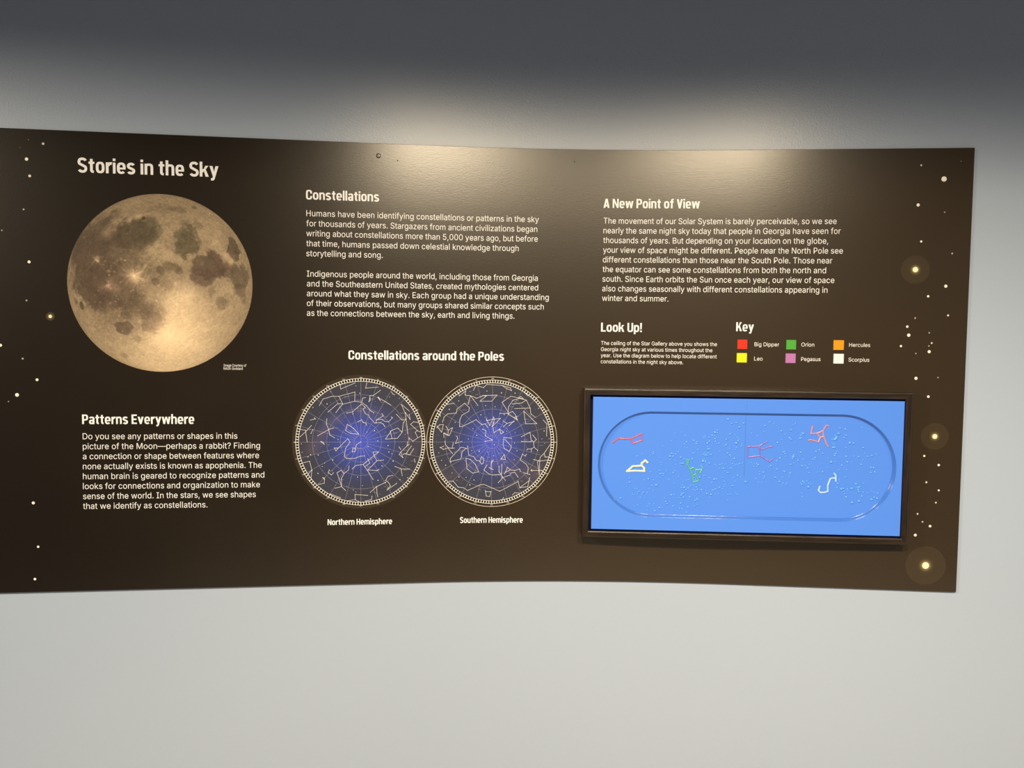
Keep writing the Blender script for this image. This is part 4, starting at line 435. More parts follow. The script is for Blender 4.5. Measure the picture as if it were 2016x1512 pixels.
def heading_glyphs():
    g = {}
    g['o'] = (0.59, bowl(0, 0.59, o_, XH - o_))
    g['n'] = (0.59, box(0, 0, WX, XH - .01) + ring(0.295, XH - 0.285, 0.295, 0.297, 150, 0) + box(0.59 - WX, 0, 0.59, XH - 0.285))
    g['h'] = (0.59, box(0, 0, WX, 1.04) + ring(0.295, XH - 0.285, 0.295, 0.297, 150, 0) + box(0.59 - WX, 0, 0.59, XH - 0.285))
    g['m'] = (0.93, box(0, 0, WX, XH - .01) + ring(0.28, XH - 0.27, 0.28, 0.282, 150, 0) + box(0.56 - WX, 0, 0.56, XH - 0.27)
              + ring(0.65, XH - 0.27, 0.28, 0.282, 165, 0) + box(0.93 - WX, 0, 0.93, XH - 0.27))
    g['u'] = (0.59, box(0.59 - WX, 0, 0.59, XH) + ring(0.295, 0.285, 0.295, 0.297, 180, 330) + box(0, 0.285, WX, XH))
    g['r'] = (0.385, box(0, 0, WX, XH - .01) + ring(0.36, XH - 0.33, 0.3, 0.34, 165, 82, wy=0.19))
    g['t'] = (0.40, box(0.1, 0.2, 0.1 + WX, 0.95) + box(0, XH - 0.155, 0.40, XH - 0.005) + ring(0.37, 0.22, 0.27, 0.23, 180, 268))
    g['f'] = (0.40, box(0.1, 0, 0.1 + WX, 0.78) + box(0, XH - 0.155, 0.39, XH - 0.005) + ring(0.37, 0.78, 0.27, 0.26, 180, 88))
    g['i'] = (WX, box(0, 0, WX, XH - .01) + box(0, 0.855, WX, 1.03))
    g['l'] = (WX, box(0, 0, WX, 1.04))
    g['e'] = (0.59, ring(0.295, XH / 2, 0.295, XH / 2 + 0.012, 0, 318, k=44) + box(0.12, XH / 2 - 0.085, 0.59 - 0.004, XH / 2 + 0.045))
    g['s'] = (0.56, scurve(0.56, XH, 0.235))
    g['S'] = (0.64, scurve(0.64, 1.0, 0.295))
    g['a'] = (0.56, ring(0.28, XH - 0.255, 0.28, 0.267, 0, 160) + box(0.56 - WX, 0, 0.56, XH - 0.255) + ring(0.27, 0.222, 0.27, 0.234, 0, 360, k=36))
    g['d'] = (0.59, ring(0.295, XH / 2, 0.295, XH / 2 + 0.012, 0, 360, k=40) + box(0.59 - WX, 0, 0.59, 1.04))
    g['p'] = (0.59, ring(0.295, XH / 2, 0.295, XH / 2 + 0.012, 0, 360, k=40) + box(0, -0.24, WX, XH - .01))
    g['k'] = (0.62, box(0, 0, WX, 1.04) + quad((WX - .02, 0.26), (WX + .17, 0.44), (0.61, XH), (0.38, XH)) + quad((0.27, 0.45), (0.40, 0), (0.63, 0), (0.40, 0.56)) + quad((WX - .02, 0.24), (0.34, 0.42), (0.40, 0.56), (WX - .02, 0.52)))
    g['v'] = (0.62, quad((0, XH), (0.22, 0), (0.40, 0), (0.215, XH)) + quad((0.405, XH), (0.22, 0), (0.40, 0), (0.62, XH)))
    g['y'] = (0.63, quad((0, XH), (0.24, 0.0), (0.40, 0.06), (0.215, XH)) + quad((0.415, XH), (0.20, -0.10), (0.38, -0.06), (0.63, XH))
              + quad((0.21, -0.07), (0.10, -0.09), (0.10, -0.25), (0.25, -0.25)) + quad((0.20, -0.08), (0.25, -0.25), (0.35, -0.17), (0.385, -0.05)))
    g['w'] = (0.90, quad((0, XH), (0.15, 0), (0.34, 0), (0.20, XH)) + quad((0.36, XH), (0.15, 0), (0.34, 0), (0.48, XH - .0)) + quad((0.42, XH), (0.56, 0), (0.75, 0), (0.54, XH)) + quad((0.70, XH), (0.56, 0), (0.75, 0), (0.90, XH)))
    g['C'] = (0.63, ring(0.315, 0.68, 0.315, 0.332, 0, 180) + box(0, 0.32, WX, 0.68) + ring(0.315, 0.32, 0.315, 0.332, 180, 360)
              + box(0.63 - WX, 0.32, 0.63, 0.38) + box(0.63 - WX, 0.62, 0.63, 0.68))
    g['U'] = (0.63, box(0, 0.30, WX, 1) + box(0.63 - WX, 0.30, 0.63, 1) + ring(0.315, 0.32, 0.315, 0.332, 180, 360))
    g['P'] = (0.62, box(0, 0, WX + .01, 1) + box(WX, 1 - WY, 0.34, 1) + box(WX, 0.37, 0.34, 0.37 + WY) + ring(0.32, 0.685, 0.30, 0.315, -90, 90))
    g['E'] = (0.56, box(0, 0, WX + .01, 1) + box(WX, 0, 0.55, WY) + box(WX, 0.42, 0.51, 0.42 + WY) + box(WX, 1 - WY, 0.55, 1))
    g['L'] = (0.53, box(0, 0, WX + .01, 1) + box(WX, 0, 0.53, WY))
    g['H'] = (0.66, box(0, 0, WX + .01, 1) + box(0.66 - WX, 0, 0.66, 1) + box(WX, 0.42, 0.66 - WX, 0.42 + WY))
    g['N'] = (0.68, box(0, 0, WX - .01, 1) + box(0.69 - WX, 0, 0.68, 1) + quad((0, 1), (0.49, 0), (0.68, 0), (0.19, 1)))
    g['K'] = (0.66, box(0, 0, WX + .01, 1) + quad((WX, 0.30), (WX + .16, 0.52), (0.65, 1), (0.41, 1)) + quad((0.28, 0.56), (0.43, 0), (0.67, 0), (0.40, 0.68)) + quad((WX, 0.30), (0.34, 0.46), (0.38, 0.66), (WX, 0.60)))
    g['A'] = (0.68, quad((0, 0), (0.21, 0), (0.40, 1), (0.23, 1)) + quad((0.47, 0), (0.68, 0), (0.45, 1), (0.28, 1)) + box(0.14, 0.17, 0.54, 0.17 + 0.15))
    g['V'] = (0.66, quad((0, 1), (0.23, 0), (0.42, 0), (0.215, 1)) + quad((0.445, 1), (0.24, 0), (0.43, 0), (0.66, 1)))
    g['!'] = (0.22, quad((0.0, 1.0), (0.03, 0.30), (0.18, 0.30), (0.21, 1.0)) + box(0.005, 0, 0.205, 0.18))
    g[' '] = (0.19, [])
    return g
HG = heading_glyphs()
def heading(name, txt, s, z, w, dz, cap):
    x = 0; polys = []
    gap = 0.085
    for ch in txt:
        adv, ps = HG[ch]
        g_ = 0.03 if ch in 'vywkVAK' else 0
        x -= g_ / 2
        polys += [[(x + px, py) for px, py in p] for p in ps]
        x += adv + gap - g_ / 2
    x0 = min(p[0] for q in polys for p in q); x1 = max(p[0] for q in polys for p in q)
    k = w / (x1 - x0)
    V, F = [], []
    for p in polys:
        b = len(V)
        ar = sum(p[i - 1][0] * p[i][1] - p[i][0] * p[i - 1][1] for i in range(len(p)))
        V += [(s + (px - x0) * k, z + py * cap) for px, py in p]
        idx = list(range(b, b + len(p)))
        F.append(tuple(idx if ar > 0 else idx[::-1]))
    return flat(name, V, F, M_TEXT, layers=13)
for i, h in enumerate(HEADINGS):
    heading('title_text' if i == 0 else ('caption_text' if h[0].endswith('Hemisphere') else 'heading_text'), *h)

# ---- printed stars
def disc(cx, cz, r, n=16):
    return [(cx + r * math.cos(2 * math.pi * i / n), cz + r * math.sin(2 * math.pi * i / n)) for i in range(n)]
STAR_MATS = {}
def star_mat(b, warm):
    k = (round(b, 1), warm)
    if k not in STAR_MATS:
        c = np.array([0.88, 0.86, 0.82]) if not warm else np.array([0.90, 0.86, 0.62])
        STAR_MATS[k] = print_mat('star_ink', tuple(c * max(k[0], 0.12) ** 1.6))
    return STAR_MATS[k]
def halo(parent, cx, cz, r, core):
    rings, nseg = 14, 48
    V, F, C = [(cx, cz)], [], [0.0]
    for j in range(1, rings + 1):
        V += disc(cx, cz, r * j / rings, nseg); C += [j / rings] * nseg
    for i in range(nseg): F.append((0, 1 + i, 1 + (i + 1) % nseg))
    for j in range(rings - 1):
        a, b = 1 + j * nseg, 1 + (j + 1) * nseg
        for i in range(nseg): F.append((a + i, b + i, b + (i + 1) % nseg, a + (i + 1) % nseg))
    o = flat('glow_ring', V, F, M_ATTR, parent, off=TH + 0.0002)
    t = np.array(C)[:, None]
    rr = t * r / core
    g = 0.30 * np.exp(-((rr - 0.6) / 0.75) ** 2) + 0.016
    set_colors(o.data, PANEL_RGB + g * np.array([0.80, 0.66, 0.30]) * np.where(rr < 2.6, 1, 0.8) + 0.002)
    return o
for s, z, r, b, h in PRINTED_STARS:
    o = flat('printed_star', disc(s, z, r / 1000.0), [tuple(range(16))], star_mat(b, h > 0))
    if h: halo(o, s, z, h / 1000.0, r / 1000.0)

# ---- key swatches
for nm, s, z, w, h in SWATCHES:
    o = flat('color_swatch', [(s - w / 2, z - h / 2), (s + w / 2, z - h / 2), (s + w / 2, z + h / 2), (s - w / 2, z + h / 2)], [(0, 1, 2, 3)], M_KEY[nm])
    o['label'] = nm + ' square in the printed key'

# ---- moon picture
def hash3(i, j, k, seed):
    n = (i * 374761393 + j * 668265263 + k * 2147483647 + seed * 974634777) & 0xFFFFFFFF
    n = ((n ^ (n >> 13)) * 1274126177) & 0xFFFFFFFF
    return ((n ^ (n >> 16)) & 0xFFFF) / 65535.0
def vnoise(p, seed):
    q = np.floor(p).astype(np.int64); f = p - q; f = f * f * (3 - 2 * f)
    r = 0
    for a in (0, 1):
        for b in (0, 1):
            for c in (0, 1):
                w = (f[:, 0] if a else 1 - f[:, 0]) * (f[:, 1] if b else 1 - f[:, 1]) * (f[:, 2] if c else 1 - f[:, 2])
                r = r + w * hash3(q[:, 0] + a, q[:, 1] + b, q[:, 2] + c, seed)
    return r
def fbm(p, octv, seed, gain=0.55):
    t, a, s = 0, 1.0, 0
    for o in range(octv):
        t = t + a * (vnoise(p * 2 ** o + 17.3 * o, seed + o) - 0.5); s += a; a *= gain
    return t / s * 2

def build_moon():
    n = 440
    t = np.linspace(-1, 1, n)
    a, b = np.meshgrid(t, t, indexing='ij'); a = a.ravel(); b = b.ravel()
    # concentric square -> disc map
    big = np.abs(a) > np.abs(b)
    r = np.where(big, a, b)
    th = np.where(big, (math.pi / 4) * np.divide(b, a, out=np.zeros_like(a), where=a != 0), math.pi / 2 - (math.pi / 4) * np.divide(a, b, out=np.zeros_like(a), where=b != 0))
    u, v = r * np.cos(th), r * np.sin(th)
    q = u * u + v * v
    w = np.sqrt(np.clip(1 - q, 0, 1))
    P = np.stack([u, v, w], 1)
    # maria: ragged, merging lava plains
    wu = u + 0.085 * fbm(P * 6, 5, 11) + 0.034 * fbm(P * 22, 4, 15, 0.7); wv = v + 0.085 * fbm(P * 6 + 31, 5, 12) + 0.034 * fbm(P * 22 + 9, 4, 16, 0.7)
    dark = np.zeros_like(u); tint = np.zeros_like(u)
    rag = fbm(P * 16 + 3, 5, 51, 0.7)
    for cx, cy, rx, ry, ro, d, tn, e in MOON['m'][0]:
        c, s = math.cos(math.radians(ro)), math.sin(math.radians(ro))
        if max(rx, ry) > 0.1: rx, ry = rx * 1.1, ry * 1.1
        g_ = min(1.0, (max(rx, ry) / 0.16) ** 1.3)          # small plains keep crisp outlines
        du, dv = u + (wu - u) * g_ - cx, v + (wv - v) * g_ - cy
        x = (du * c - dv * s) / rx; y = (du * s + dv * c) / ry
        rr = np.sqrt(x * x + y * y) + g_ * rag * (0.25 + 0.9 * e)
        m = np.clip((1 + e - rr) / (2 * e), 0, 1); m = m * m * (3 - 2 * m)
        dark = 1 - (1 - dark) * (1 - np.clip(0.84 * d, 0, 0.97) * m); tint = tint + tn * m * d
    dark = np.clip(dark + 0.12 * rag * (dark > 0.05), 0, 1.05); tint = np.clip(tint, -0.35, 0.6)
    bright = np.zeros_like(u)
    for cx, cy, rr, bb in MOON['m'][1]:
        d2 = ((u - cx) ** 2 + (v - cy) ** 2) / (rr * rr)
        bright = bright + bb * np.exp(-d2)
    rng = np.random.RandomState(5)
    for cx, cy, L, k, bb in MOON['m'][2]:
        du, dv = u + 0.55 * (wu - u) - cx, v + 0.55 * (wv - v) - cy; dist = np.sqrt(du * du + dv * dv) + 1e-6; ang = np.arctan2(dv, du)
        for j in range(k):
            a0 = rng.uniform(-math.pi, math.pi); ln = L * rng.uniform(0.5, 1.5); wd = rng.uniform(0.005, 0.013)
            da = np.abs((ang - a0 + math.pi) % (2 * math.pi) - math.pi)
            bright = bright + bb * 0.55 * np.exp(-((da * dist) / wd) ** 2) * np.clip(1 - dist / ln, 0, 1) * (da < 1.2)
        bright = bright + bb * 0.5 * np.exp(-(dist / (L * 0.4)) ** 2)
    for j in range(170):
        cx, cy = rng.uniform(-0.75, 0.25), rng.uniform(-0.62, 0.30)
        d2 = ((u - cx) ** 2 + (v - cy) ** 2) / rng.uniform(0.004, 0.012) ** 2
        bright = bright + rng.uniform(0.15, 0.6) * np.exp(-d2)
    fine = fbm(P * 40, 4, 22, 0.8) + 0.8 * (0.35 - np.abs(fbm(P * 15 + 5, 5, 71, 0.7)))
    dark = dark * (1 - 0.75 * np.clip(bright, 0, 1))
    lum = 0.38 + 0.08 * fbm(P * 7, 5, 21) + 0.20 * fine
    south = np.clip((-v + 0.10) / 0.8, 0, 1) * np.exp(-((u - 0.14) / 0.55) ** 2)
    lum = lum + 0.19 * south + 0.30 * bright * (1 - 0.45 * np.clip(dark, 0, 1))
    lum = lum * (1 - 0.80 * np.clip(dark, 0, 1.1)) + 0.035 * dark * (1 + fbm(P * 14, 4, 41))
    # craters: light rim towards the sun side, darker floor
    for j in range(4200):
        z_ = rng.uniform(0.0, 1.0); ph = rng.uniform(0, 2 * math.pi); rxy = math.sqrt(1 - z_ * z_)
        cpt = np.array([rxy * math.cos(ph), rxy * math.sin(ph), z_])
        big = j % 28 == 0
        cr = rng.uniform(0.018, 0.042) if big else 0.007 + 0.010 * rng.rand() ** 2
        if rng.rand() < (0.75 if cpt[1] > 0.1 and cpt[0] < 0.35 else 0.25 if cpt[1] > -0.1 else 0.0): continue
        sel = np.nonzero((np.abs(u - cpt[0]) < cr * 1.7) & (np.abs(v - cpt[1]) < cr * 1.7))[0]
        if len(sel) == 0: continue
        d = np.sqrt(((P[sel] - cpt) ** 2).sum(1)) / cr
        amp = rng.uniform(0.03, 0.08 if big else 0.12) * (1 - 0.85 * np.clip(dark[sel], 0, 1)) * (0.55 + 0.75 * np.clip(1 - w[sel], 0, 1))
        up = ((v[sel] - cpt[1]) - 0.6 * (u[sel] - cpt[0])) / cr
        lum[sel] = lum[sel] + amp * (np.exp(-((d - 1) / 0.25) ** 2) * (0.8 + 0.9 * up) - 0.7 * np.exp(-(d / 0.7) ** 2) * (1.0 + 0.5 * up))
    lum = lum * (0.60 + 0.40 * w ** 0.55)
    lum = np.clip(lum * (0.74 + 0.24 * np.clip(south * 1.3, 0, 1)), 0.05, 0.95)
    col = np.stack([lum * (1.0 + 0.10 * tint), lum * (0.775 - 0.07 * tint), lum * (0.53 + 0.05 * tint)], 1)
    col = col * np.array([1, 1, 1]) + 0.0
    cx, cz = MOON['c']; rs, rz = MOON['r']
    V = on_wall(cx + rs * u, cz + rz * v, INK)
    me = bpy.data.meshes.new('moon_picture')
    me.vertices.add(n * n); me.vertices.foreach_set('co', V.ravel())
    i, j = np.meshgrid(np.arange(n - 1), np.arange(n - 1), indexing='ij'); base = (i * n + j).ravel()
    quads = np.stack([base, base + n, base + n + 1, base + 1], 1)
    nf = len(quads)
    me.loops.add(nf * 4); me.loops.foreach_set('vertex_index', quads.ravel())
    me.polygons.add(nf); me.polygons.foreach_set('loop_start', np.arange(nf) * 4); me.polygons.foreach_set('loop_total', np.full(nf, 4))
    me.update(calc_edges=True); me.validate()
    set_colors(me, col)
    return link('moon_picture', me, M_ATTR, PANEL, smooth=True)
build_moon()

# ---- star charts
def stroke(V, F, pts, w):
    for a, b in zip(pts, pts[1:]):
        dx, dz = b[0] - a[0], b[1] - a[1]; l = math.hypot(dx, dz)
        if l < 1e-6: continue
        nx, nz = -dz / l * w / 2, dx / l * w / 2
        ex, ez = dx / l * w / 3, dz / l * w / 3
        k = len(V)
        V += [(a[0] - ex - nx, a[1] - ez - nz), (b[0] + ex - nx, b[1] + ez - nz), (b[0] + ex + nx, b[1] + ez + nz), (a[0] - ex + nx, a[1] - ez + nz)]
        F.append((k, k + 1, k + 2, k + 3))
def annulus(V, F, cx, cz, r0, r1, n=180):
    k = len(V)
    V += disc(cx, cz, r0, n) + disc(cx, cz, r1, n)
    for i in range(n): F.append((k + i, k + n + i, k + n + (i + 1) % n, k + (i + 1) % n))
def chart(D, south):
    cx, cz = D['c']
    R_OUT, R_IN, R_MAP = (0.1745, 0.1668, 0.1655) if south else (0.1758, 0.1680, 0.1655)
    # painted night sky disc
    rings, nseg = 60, 160
    V, F = [(cx, cz)], [(0, 1 + i, 1 + (i + 1) % nseg) for i in range(nseg)]
    for j in range(1, rings + 1): V += disc(cx, cz, R_IN * j / rings, nseg)
    for j in range(rings - 1):
        a, b = 1 + j * nseg, 1 + (j + 1) * nseg
        for i in range(nseg): F.append((a + i, b + i, b + (i + 1) % nseg, a + (i + 1) % nseg))
    o = flat('star_chart', V, F, M_ATTR)
    o['label'] = ('southern' if south else 'northern') + ' sky chart, blue at its centre'
    A = np.array(V); du, dv = (A[:, 0] - cx) / R_IN, (A[:, 1] - cz) / R_IN
    r = np.sqrt(du * du + dv * dv)
    P = np.stack([du, dv, np.full_like(du, 3.0 if south else 1.0)], 1)
    t = np.clip(r, 0, 1)[:, None]
    c0, c1, c2 = np.array([0.050, 0.082, 0.56]), np.array([0.029, 0.050, 0.190]), np.array([0.037, 0.041, 0.070])
    e = np.exp(-(t / 0.36) ** 2)
    base = c1 + (c2 - c1) * np.clip((t - 0.25) / 0.6, 0, 1)
    col = base + (c0 - c1) * e
    # milky way arc
    if south: band = np.exp(-((dv + 0.38 + 0.25 * du * du) / 0.16) ** 2)
    else: band = np.exp(-((np.sqrt((du - 0.05) ** 2 + (dv + 0.38) ** 2) - 0.86) / 0.11) ** 2) * (dv > -0.2)
    mw = band * np.clip(0.5 + 1.3 * fbm(P * 5, 5, 61), 0, 1)
    col = col + mw[:, None] * np.array([0.030, 0.020, 0.028])
    set_colors(o.data, np.clip(col, 0.004, 1))
    def sub(name, V, F, mat, off, layers=1): return flat(name, V, F, mat, o, off, layers)
    # faint outer ring
    V, F = [], []; annulus(V, F, cx, cz, R_OUT, 0.186 if not south else R_OUT + 0.0003)
    c = sub('outer_ring', V, F, M_ATTR, INK - 0.0001); set_colors(c.data, np.tile(np.array([0.032, 0.025, 0.018]), (len(V), 1)))
    # dial: black band, white rims and ticks
    V, F = [], []; annulus(V, F, cx, cz, R_IN, R_OUT); sub('dial_band', V, F, M_DIAL, INK + 0.0001)
    V, F = [], []
    annulus(V, F, cx, cz, R_OUT - 0.0006, R_OUT + 0.0006); annulus(V, F, cx, cz, R_IN - 0.0006, R_IN + 0.0006)
    if south: annulus(V, F, cx, cz, 0.1827, 0.1837)
    for i in range(144):
        a = 2 * math.pi * i / 144; c_, s_ = math.cos(a), math.sin(a)
        stroke(V, F, [(cx + R_IN * c_, cz + R_IN * s_), (cx + R_OUT * c_, cz + R_OUT * s_)], 0.0019)
    sub('dial_ring', V, F, M_LINE, INK + 0.0003, 7)
    # grid
    V, F = [], []
    for rr in (0.0181, 0.0560, 0.0930, 0.1309): annulus(V, F, cx, cz, rr - 0.00028, rr + 0.00028, 120)
    for i in range(24):
        a = 2 * math.pi * i / 24; c_, s_ = math.cos(a), math.sin(a)
        r0 = 0.0 if i % 6 == 0 else 0.0181
        stroke(V, F, [(cx + r0 * c_, cz + r0 * s_), (cx + R_MAP * c_, cz + R_MAP * s_)], 0.00056)
    sub('grid_lines', V, F, M_GRID, INK + 0.0002, 7)
    # constellation figures with their stars: lines that meet belong to one figure
    polys = [[(cx + pl[i] / 1e4, cz + pl[i + 1] / 1e4) for i in range(0, len(pl), 2)] for pl in D['p']]
    figs = []
    for pts in polys:
        near = [f for f in figs if any(math.hypot(p[0] - q[0], p[1] - q[1]) < 0.0016 for p in pts for l in f for q in l)]
        merged = [pts]
        for f in near: merged += f; figs.remove(f)
        figs.append(merged)
    for f in figs:
        V, F = [], []
        for pts in f:
            stroke(V, F, pts, 0.00085)
            for p in pts:
                k = len(V); V += disc(*p, 0.00085, 8); F.append(tuple(range(k, k + 8)))
        sub('constellation_figure', V, F, M_LINE, INK + 0.0004, 7)
    V, F = [], []
    dd = D['d']
    for i in range(0, len(dd), 2):
        k = len(V); V += disc(cx + dd[i] / 1e4, cz + dd[i + 1] / 1e4, random.uniform(0.0008, 0.0014), 8); F.append(tuple(range(k, k + 8)))
    rnd = random.Random(9 if south else 3)
    for i in range(260):
        a = rnd.uniform(0, 2 * math.pi); rr = R_MAP * math.sqrt(rnd.random()) * 0.98
        k = len(V); V += disc(cx + rr * math.cos(a), cz + rr * math.sin(a), rnd.uniform(0.0002, 0.00045), 6); F.append(tuple(range(k, k + 6)))
    sub('star_dots', V, F, M_TEXT, INK + 0.0005)['kind'] = 'stuff'
    for tname, x, z in D['l']:
        V, F = [], []
        text_shape(tname, cx + x / 1e4, cz + z / 1e4 - 0.001, 0, 0, 0.0021, V, F, center=True)
        sub('name_label', V, F, M_NAME, INK + 0.0005)
    for hr in range(1, 25):
        V, F = [], []
        a = math.pi / 2 - 2 * math.pi * hr / 24 * (-1 if south else 1)
        rr = 0.1785
        text_shape(str(hr) + 'h', cx + rr * math.cos(a), cz + rr * math.sin(a) - 0.0014, 0, 0, 0.0030, V, F, center=True)
        sub('hour_label', V, F, M_TEXT, INK + 0.0005)
    return o
chart(NORTH, False)
chart(SOUTH, True)

# ---- blistered screw head and small blemishes pressed through the laminate
def dome(name, s, z, r, hgt, mat, ring=None):
    prof = [(1.0, 0.0), (0.93, 0.55), (0.75, 0.9), (0.5, 1.0), (0.0, 0.85)] if ring else [(1.0, 0.0), (0.8, 0.55), (0.5, 0.88), (0.0, 1.0)]
    n = 20; V, F = [], []
    for k, (pr, ph) in enumerate(prof[:-1]):
        for q in disc(s, z, r * pr, n): V.append(tuple(on_wall(q[0], q[1], TH - 0.0001 + hgt * ph)))
    V.append(tuple(on_wall(s, z, TH - 0.0001 + hgt * prof[-1][1])))
    for k in range(len(prof) - 2):
        for i in range(n): F.append((k * n + i, k * n + (i + 1) % n, (k + 1) * n + (i + 1) % n, (k + 1) * n + i))
    b = (len(prof) - 2) * n
    for i in range(n): F.append((b + i, b + (i + 1) % n, len(V) - 1))
    return link(name, mesh(name, V, F), mat, PANEL, smooth=True)
M_CAP = plain('brown_painted_screw', (0.05, 0.036, 0.022), 0.3, 0.6)
dome('screw_cap', 0.9803, 2.0549, 0.0066, 0.0011, M_PANEL, ring=True)
for s_, z_, r_ in ((1.0322, 2.0446, 0.0022), (1.519, 2.0556, 0.0024), (2.1689, 1.9459, 0.0016)):
    dome('laminate_blister', s_, z_, r_, 0.0006, M_PANEL)

# ------------------------------------------------------------------ framed relief map
FC = Vector((0.6436, 2.0879, 1.2196)); YAW = -0.056
FW, FH = 0.8885, 0.4178
disp = bpy.data.objects.new('relief_map', None); COL.objects.link(disp)
disp.location = FC; disp.rotation_euler = (0, 0, YAW)
disp.empty_display_size = 0.1
bpy.context.view_layer.update()
tag(disp, 'wood-framed blue tactile relief map of the night sky mounted on the dark panel', 'relief map')
def child(name, verts, faces, mat, parent=disp, smooth=None):
    """verts as (along, up, depth behind the front of the frame)"""
    me = mesh(name, [(a, d, b) for a, b, d in verts], faces)
    for m in (mat if isinstance(mat, (list, tuple)) else [mat]): me.materials.append(m)
    if smooth is True: me.polygons.foreach_set('use_smooth', [True] * len(me.polygons))
    elif smooth: me.polygons.foreach_set('use_smooth', smooth)
    o = bpy.data.objects.new(name, me); COL.objects.link(o); o.parent = parent
    return o
# frame: four mitred rails with eased edges
RAIL, DEPTH = 0.0185, 0.0325
profile = [(0, DEPTH), (0, 0.004), (0.0012, 0.0012), (0.004, 0.0), (RAIL - 0.0035, 0.0), (RAIL - 0.001, 0.001), (RAIL, 0.0035), (RAIL, DEPTH)]
corners = [(-1, 1), (1, 1), (1, -1), (-1, -1)]
for k in range(4):
    (ax, az), (bx, bz) = corners[k], corners[(k + 1) % 4]
    V, F = [], []
    nseg = 12
    for j in range(nseg + 1):
        t = j / nseg
        for ins, d in profile:
            p0 = (ax * (FW / 2 - ins), az * (FH / 2 - ins)); p1 = (bx * (FW / 2 - ins), bz * (FH / 2 - ins))
            V.append((p0[0] + (p1[0] - p0[0]) * t, p0[1] + (p1[1] - p0[1]) * t, d))
    m = len(profile)
    for j in range(nseg):
        for i in range(m):
            F.append((j * m + i, (j + 1) * m + i, (j + 1) * m + (i + 1) % m, j * m + (i + 1) % m))
    F.append(tuple(range(m))); F.append(tuple(reversed(range(nseg * m, nseg * m + m))))
    child('frame_rail', V, F, M_WOODV if k % 2 else M_WOOD)
# black tray behind the board
iw, ih = FW / 2 - RAIL, FH / 2 - RAIL
V = [(x * iw, y * ih, d) for d in (0.024, 0.0315) for x, y in ((-1, -1), (1, -1), (1, 1), (-1, 1))]
child('backing_tray', V, [(0, 1, 2, 3), (7, 6, 5, 4), (0, 4, 5, 1), (1, 5, 6, 2), (2, 6, 7, 3), (3, 7, 4, 0)], M_BACK)
# blue board with a sunken stadium
BF = 0.003
bcx, bcz, bw, bh = 0.0025, -0.0003, 0.842 / 2, 0.3705 / 2
scx, scz, sr, sl = 0.0022, -0.0008, 0.1480, 0.2570
NQ = 256
def stad(inset):
    """stadium outline, NQ points, straight edges included"""
    r = sr - inset; out = []
    q = NQ // 4
    for i in range(q): t = -math.pi / 2 + math.pi * i / q; out.append((scx + sl + r * math.cos(t), scz + r * math.sin(t)))
    for i in range(q): out.append((scx + sl - 2 * sl * i / q, scz + r))
    for i in range(q): t = math.pi / 2 + math.pi * i / q; out.append((scx - sl + r * math.cos(t), scz + r * math.sin(t)))
    for i in range(q): out.append((scx - sl + 2 * sl * i / q, scz - r))
    return out
def rect(inset):
    hw, hh = bw - inset, bh - inset; base = stad(0); out = []
    for x, y in base:
        dx, dy = x - bcx, y - bcz
        k = min(hw / abs(dx) if abs(dx) > 1e-9 else 9e9, hh / abs(dy) if abs(dy) > 1e-9 else 9e9)
        out.append([bcx + dx * k, bcz + dy * k])
    for sx in (-1, 1):
        for sy in (-1, 1):
            c = (bcx + sx * hw, bcz + sy * hh)
            i = min(range(NQ), key=lambda i: (out[i][0] - c[0]) ** 2 + (out[i][1] - c[1]) ** 2); out[i] = list(c)
    return [tuple(p) for p in out]
RD = 0.0092
def arc(cx, cd, r, t0, t1, k): return [(cx + r * math.cos(math.radians(t0 + (t1 - t0) * i / k)), cd + r * math.sin(math.radians(t0 + (t1 - t0) * i / k))) for i in range(k + 1)]
# section through the rim of the well: eased lip, steep wall, rounded foot (inset, depth)
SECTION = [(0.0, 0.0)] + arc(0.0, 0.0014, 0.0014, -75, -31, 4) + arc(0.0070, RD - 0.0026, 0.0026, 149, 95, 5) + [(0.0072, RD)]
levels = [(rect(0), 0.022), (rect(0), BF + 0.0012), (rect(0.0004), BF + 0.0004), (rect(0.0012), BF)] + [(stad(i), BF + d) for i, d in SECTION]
V = [(x, y, d) for lp, d in levels for x, y in lp]
F, SMO = [], []
for k in range(len(levels) - 1):
    for i in range(NQ):
        j = (i + 1) % NQ
        F.append((k * NQ + i, (k + 1) * NQ + i, (k + 1) * NQ + j, k * NQ + j)); SMO.append(k >= 4)
b = (len(levels) - 1) * NQ
F.append(tuple(b + i for i in range(NQ))); SMO.append(False)
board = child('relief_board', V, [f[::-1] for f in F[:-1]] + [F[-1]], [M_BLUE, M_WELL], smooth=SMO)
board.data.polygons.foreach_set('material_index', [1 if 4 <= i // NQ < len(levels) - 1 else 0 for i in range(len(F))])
board['label'] = 'sky blue plastic board with a sunken oval field'
FLOOR = BF + RD
# joint between the two halves of the board
V, F = [], []
def strip(x0, z0, x1, z1, d, w=0.0007):
    k = len(V); V.extend([(x0 - w / 2, z0, d), (x0 + w / 2, z0, d), (x1 + w / 2, z1, d), (x1 - w / 2, z1, d)]); F.append((k, k + 1, k + 2, k + 3))
strip(0.0017, scz + sr + 0.0003, 0.0016, bcz + bh - 0.0013, BF - 0.00012, 0.0004)
strip(0.0017, -0.03, 0.0017, scz + sr - 0.0073, FLOOR - 0.00012, 0.0009)
child('joint_line', V, F, M_SEAM, board)
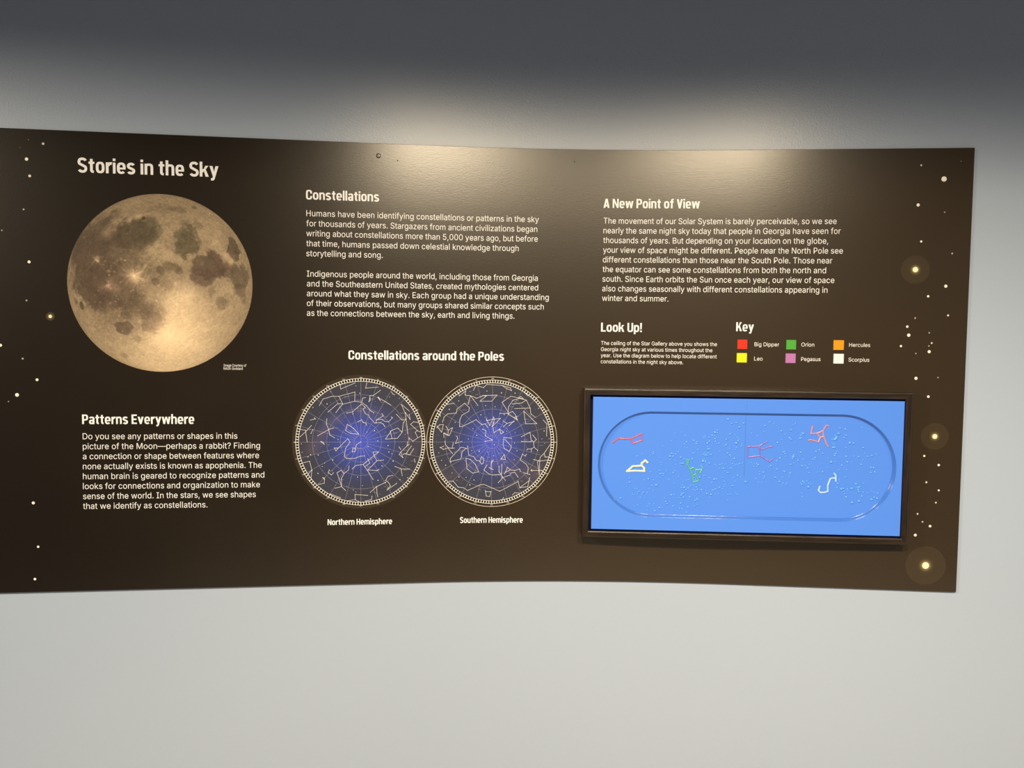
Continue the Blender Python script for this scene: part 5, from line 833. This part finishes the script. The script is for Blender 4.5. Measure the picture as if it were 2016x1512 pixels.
# star beads: low domes in three sizes
def bead_mesh(r):
    n = 12; prof = [(1.0, 0.0), (0.94, 0.35), (0.78, 0.65), (0.5, 0.9)]
    V, F = [], []
    for pr, h in prof:
        for q in disc(0, 0, r * pr, n): V.append((q[0], -h * r, q[1]))
    V.append((0, -r, 0))
    for k in range(3):
        for i in range(n): F.append((k * n + i, k * n + (i + 1) % n, (k + 1) * n + (i + 1) % n, (k + 1) * n + i))
    for i in range(n): F.append((3 * n + i, 3 * n + (i + 1) % n, 4 * n))
    return V, F
BR = {1: 0.0018, 2: 0.0026, 3: 0.0034}
bl = sorted([(BEADS[i + 2], BEADS[i] / 1e4, BEADS[i + 1] / 1e4) for i in range(0, len(BEADS), 3)], key=lambda q: (-q[0], q[1]))
bm = {}
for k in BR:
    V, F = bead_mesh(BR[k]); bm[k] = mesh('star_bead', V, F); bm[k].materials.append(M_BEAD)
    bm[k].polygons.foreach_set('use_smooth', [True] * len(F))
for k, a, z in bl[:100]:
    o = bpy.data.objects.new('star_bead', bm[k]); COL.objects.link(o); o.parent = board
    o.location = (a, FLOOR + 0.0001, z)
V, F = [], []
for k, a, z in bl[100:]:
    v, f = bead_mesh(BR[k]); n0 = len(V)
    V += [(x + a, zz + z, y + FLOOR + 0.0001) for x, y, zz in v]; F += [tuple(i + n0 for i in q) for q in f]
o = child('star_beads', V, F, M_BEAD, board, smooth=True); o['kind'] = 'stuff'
# raised constellation figures: half round ridges with a dome on every star
def ridge(nm, pls):
    V, F = [], []
    w, h = (0.0019, 0.0020) if nm != 'yellow' else (0.0026, 0.0024)
    sec = [(-w, 0), (-w * 0.85, h * 0.55), (-w * 0.45, h * 0.9), (0, h), (w * 0.45, h * 0.9), (w * 0.85, h * 0.55), (w, 0)]
    m = len(sec); seen = set()
    for pl in pls:
        pts = [(pl[i] / 1e4, pl[i + 1] / 1e4) for i in range(0, len(pl), 2)]
        for a, b in zip(pts, pts[1:]):
            dx, dz = b[0] - a[0], b[1] - a[1]; l = math.hypot(dx, dz)
            if l < 1e-6: continue
            nx, nz = -dz / l, dx / l; k = len(V)
            for p in (a, b):
                for o_, hh in sec: V.append((p[0] + nx * o_, p[1] + nz * o_, FLOOR + 0.0002 - hh))
            for i in range(m - 1): F.append((k + i, k + i + 1, k + m + i + 1, k + m + i))
        for p in pts:
            if p in seen: continue
            seen.add(p)
            v, f = bead_mesh(w * (1.45 if nm == 'red' else 1.12)); n0 = len(V)
            V += [(x + p[0], zz + p[1], y + FLOOR + 0.0001) for x, y, zz in v]; F += [tuple(i + n0 for i in q) for q in f]
    o = child('constellation_ridge', V, F, M_RIDGE[nm], board, smooth=True)
    o['label'] = {'red': 'red dipper outline', 'yellow': 'yellow lion outline', 'green': 'green hunter outline', 'purple': 'purple winged horse outline', 'orange': 'orange hero outline', 'white': 'white scorpion outline'}[nm]
for nm, pls in RIDGES: ridge(nm, pls)
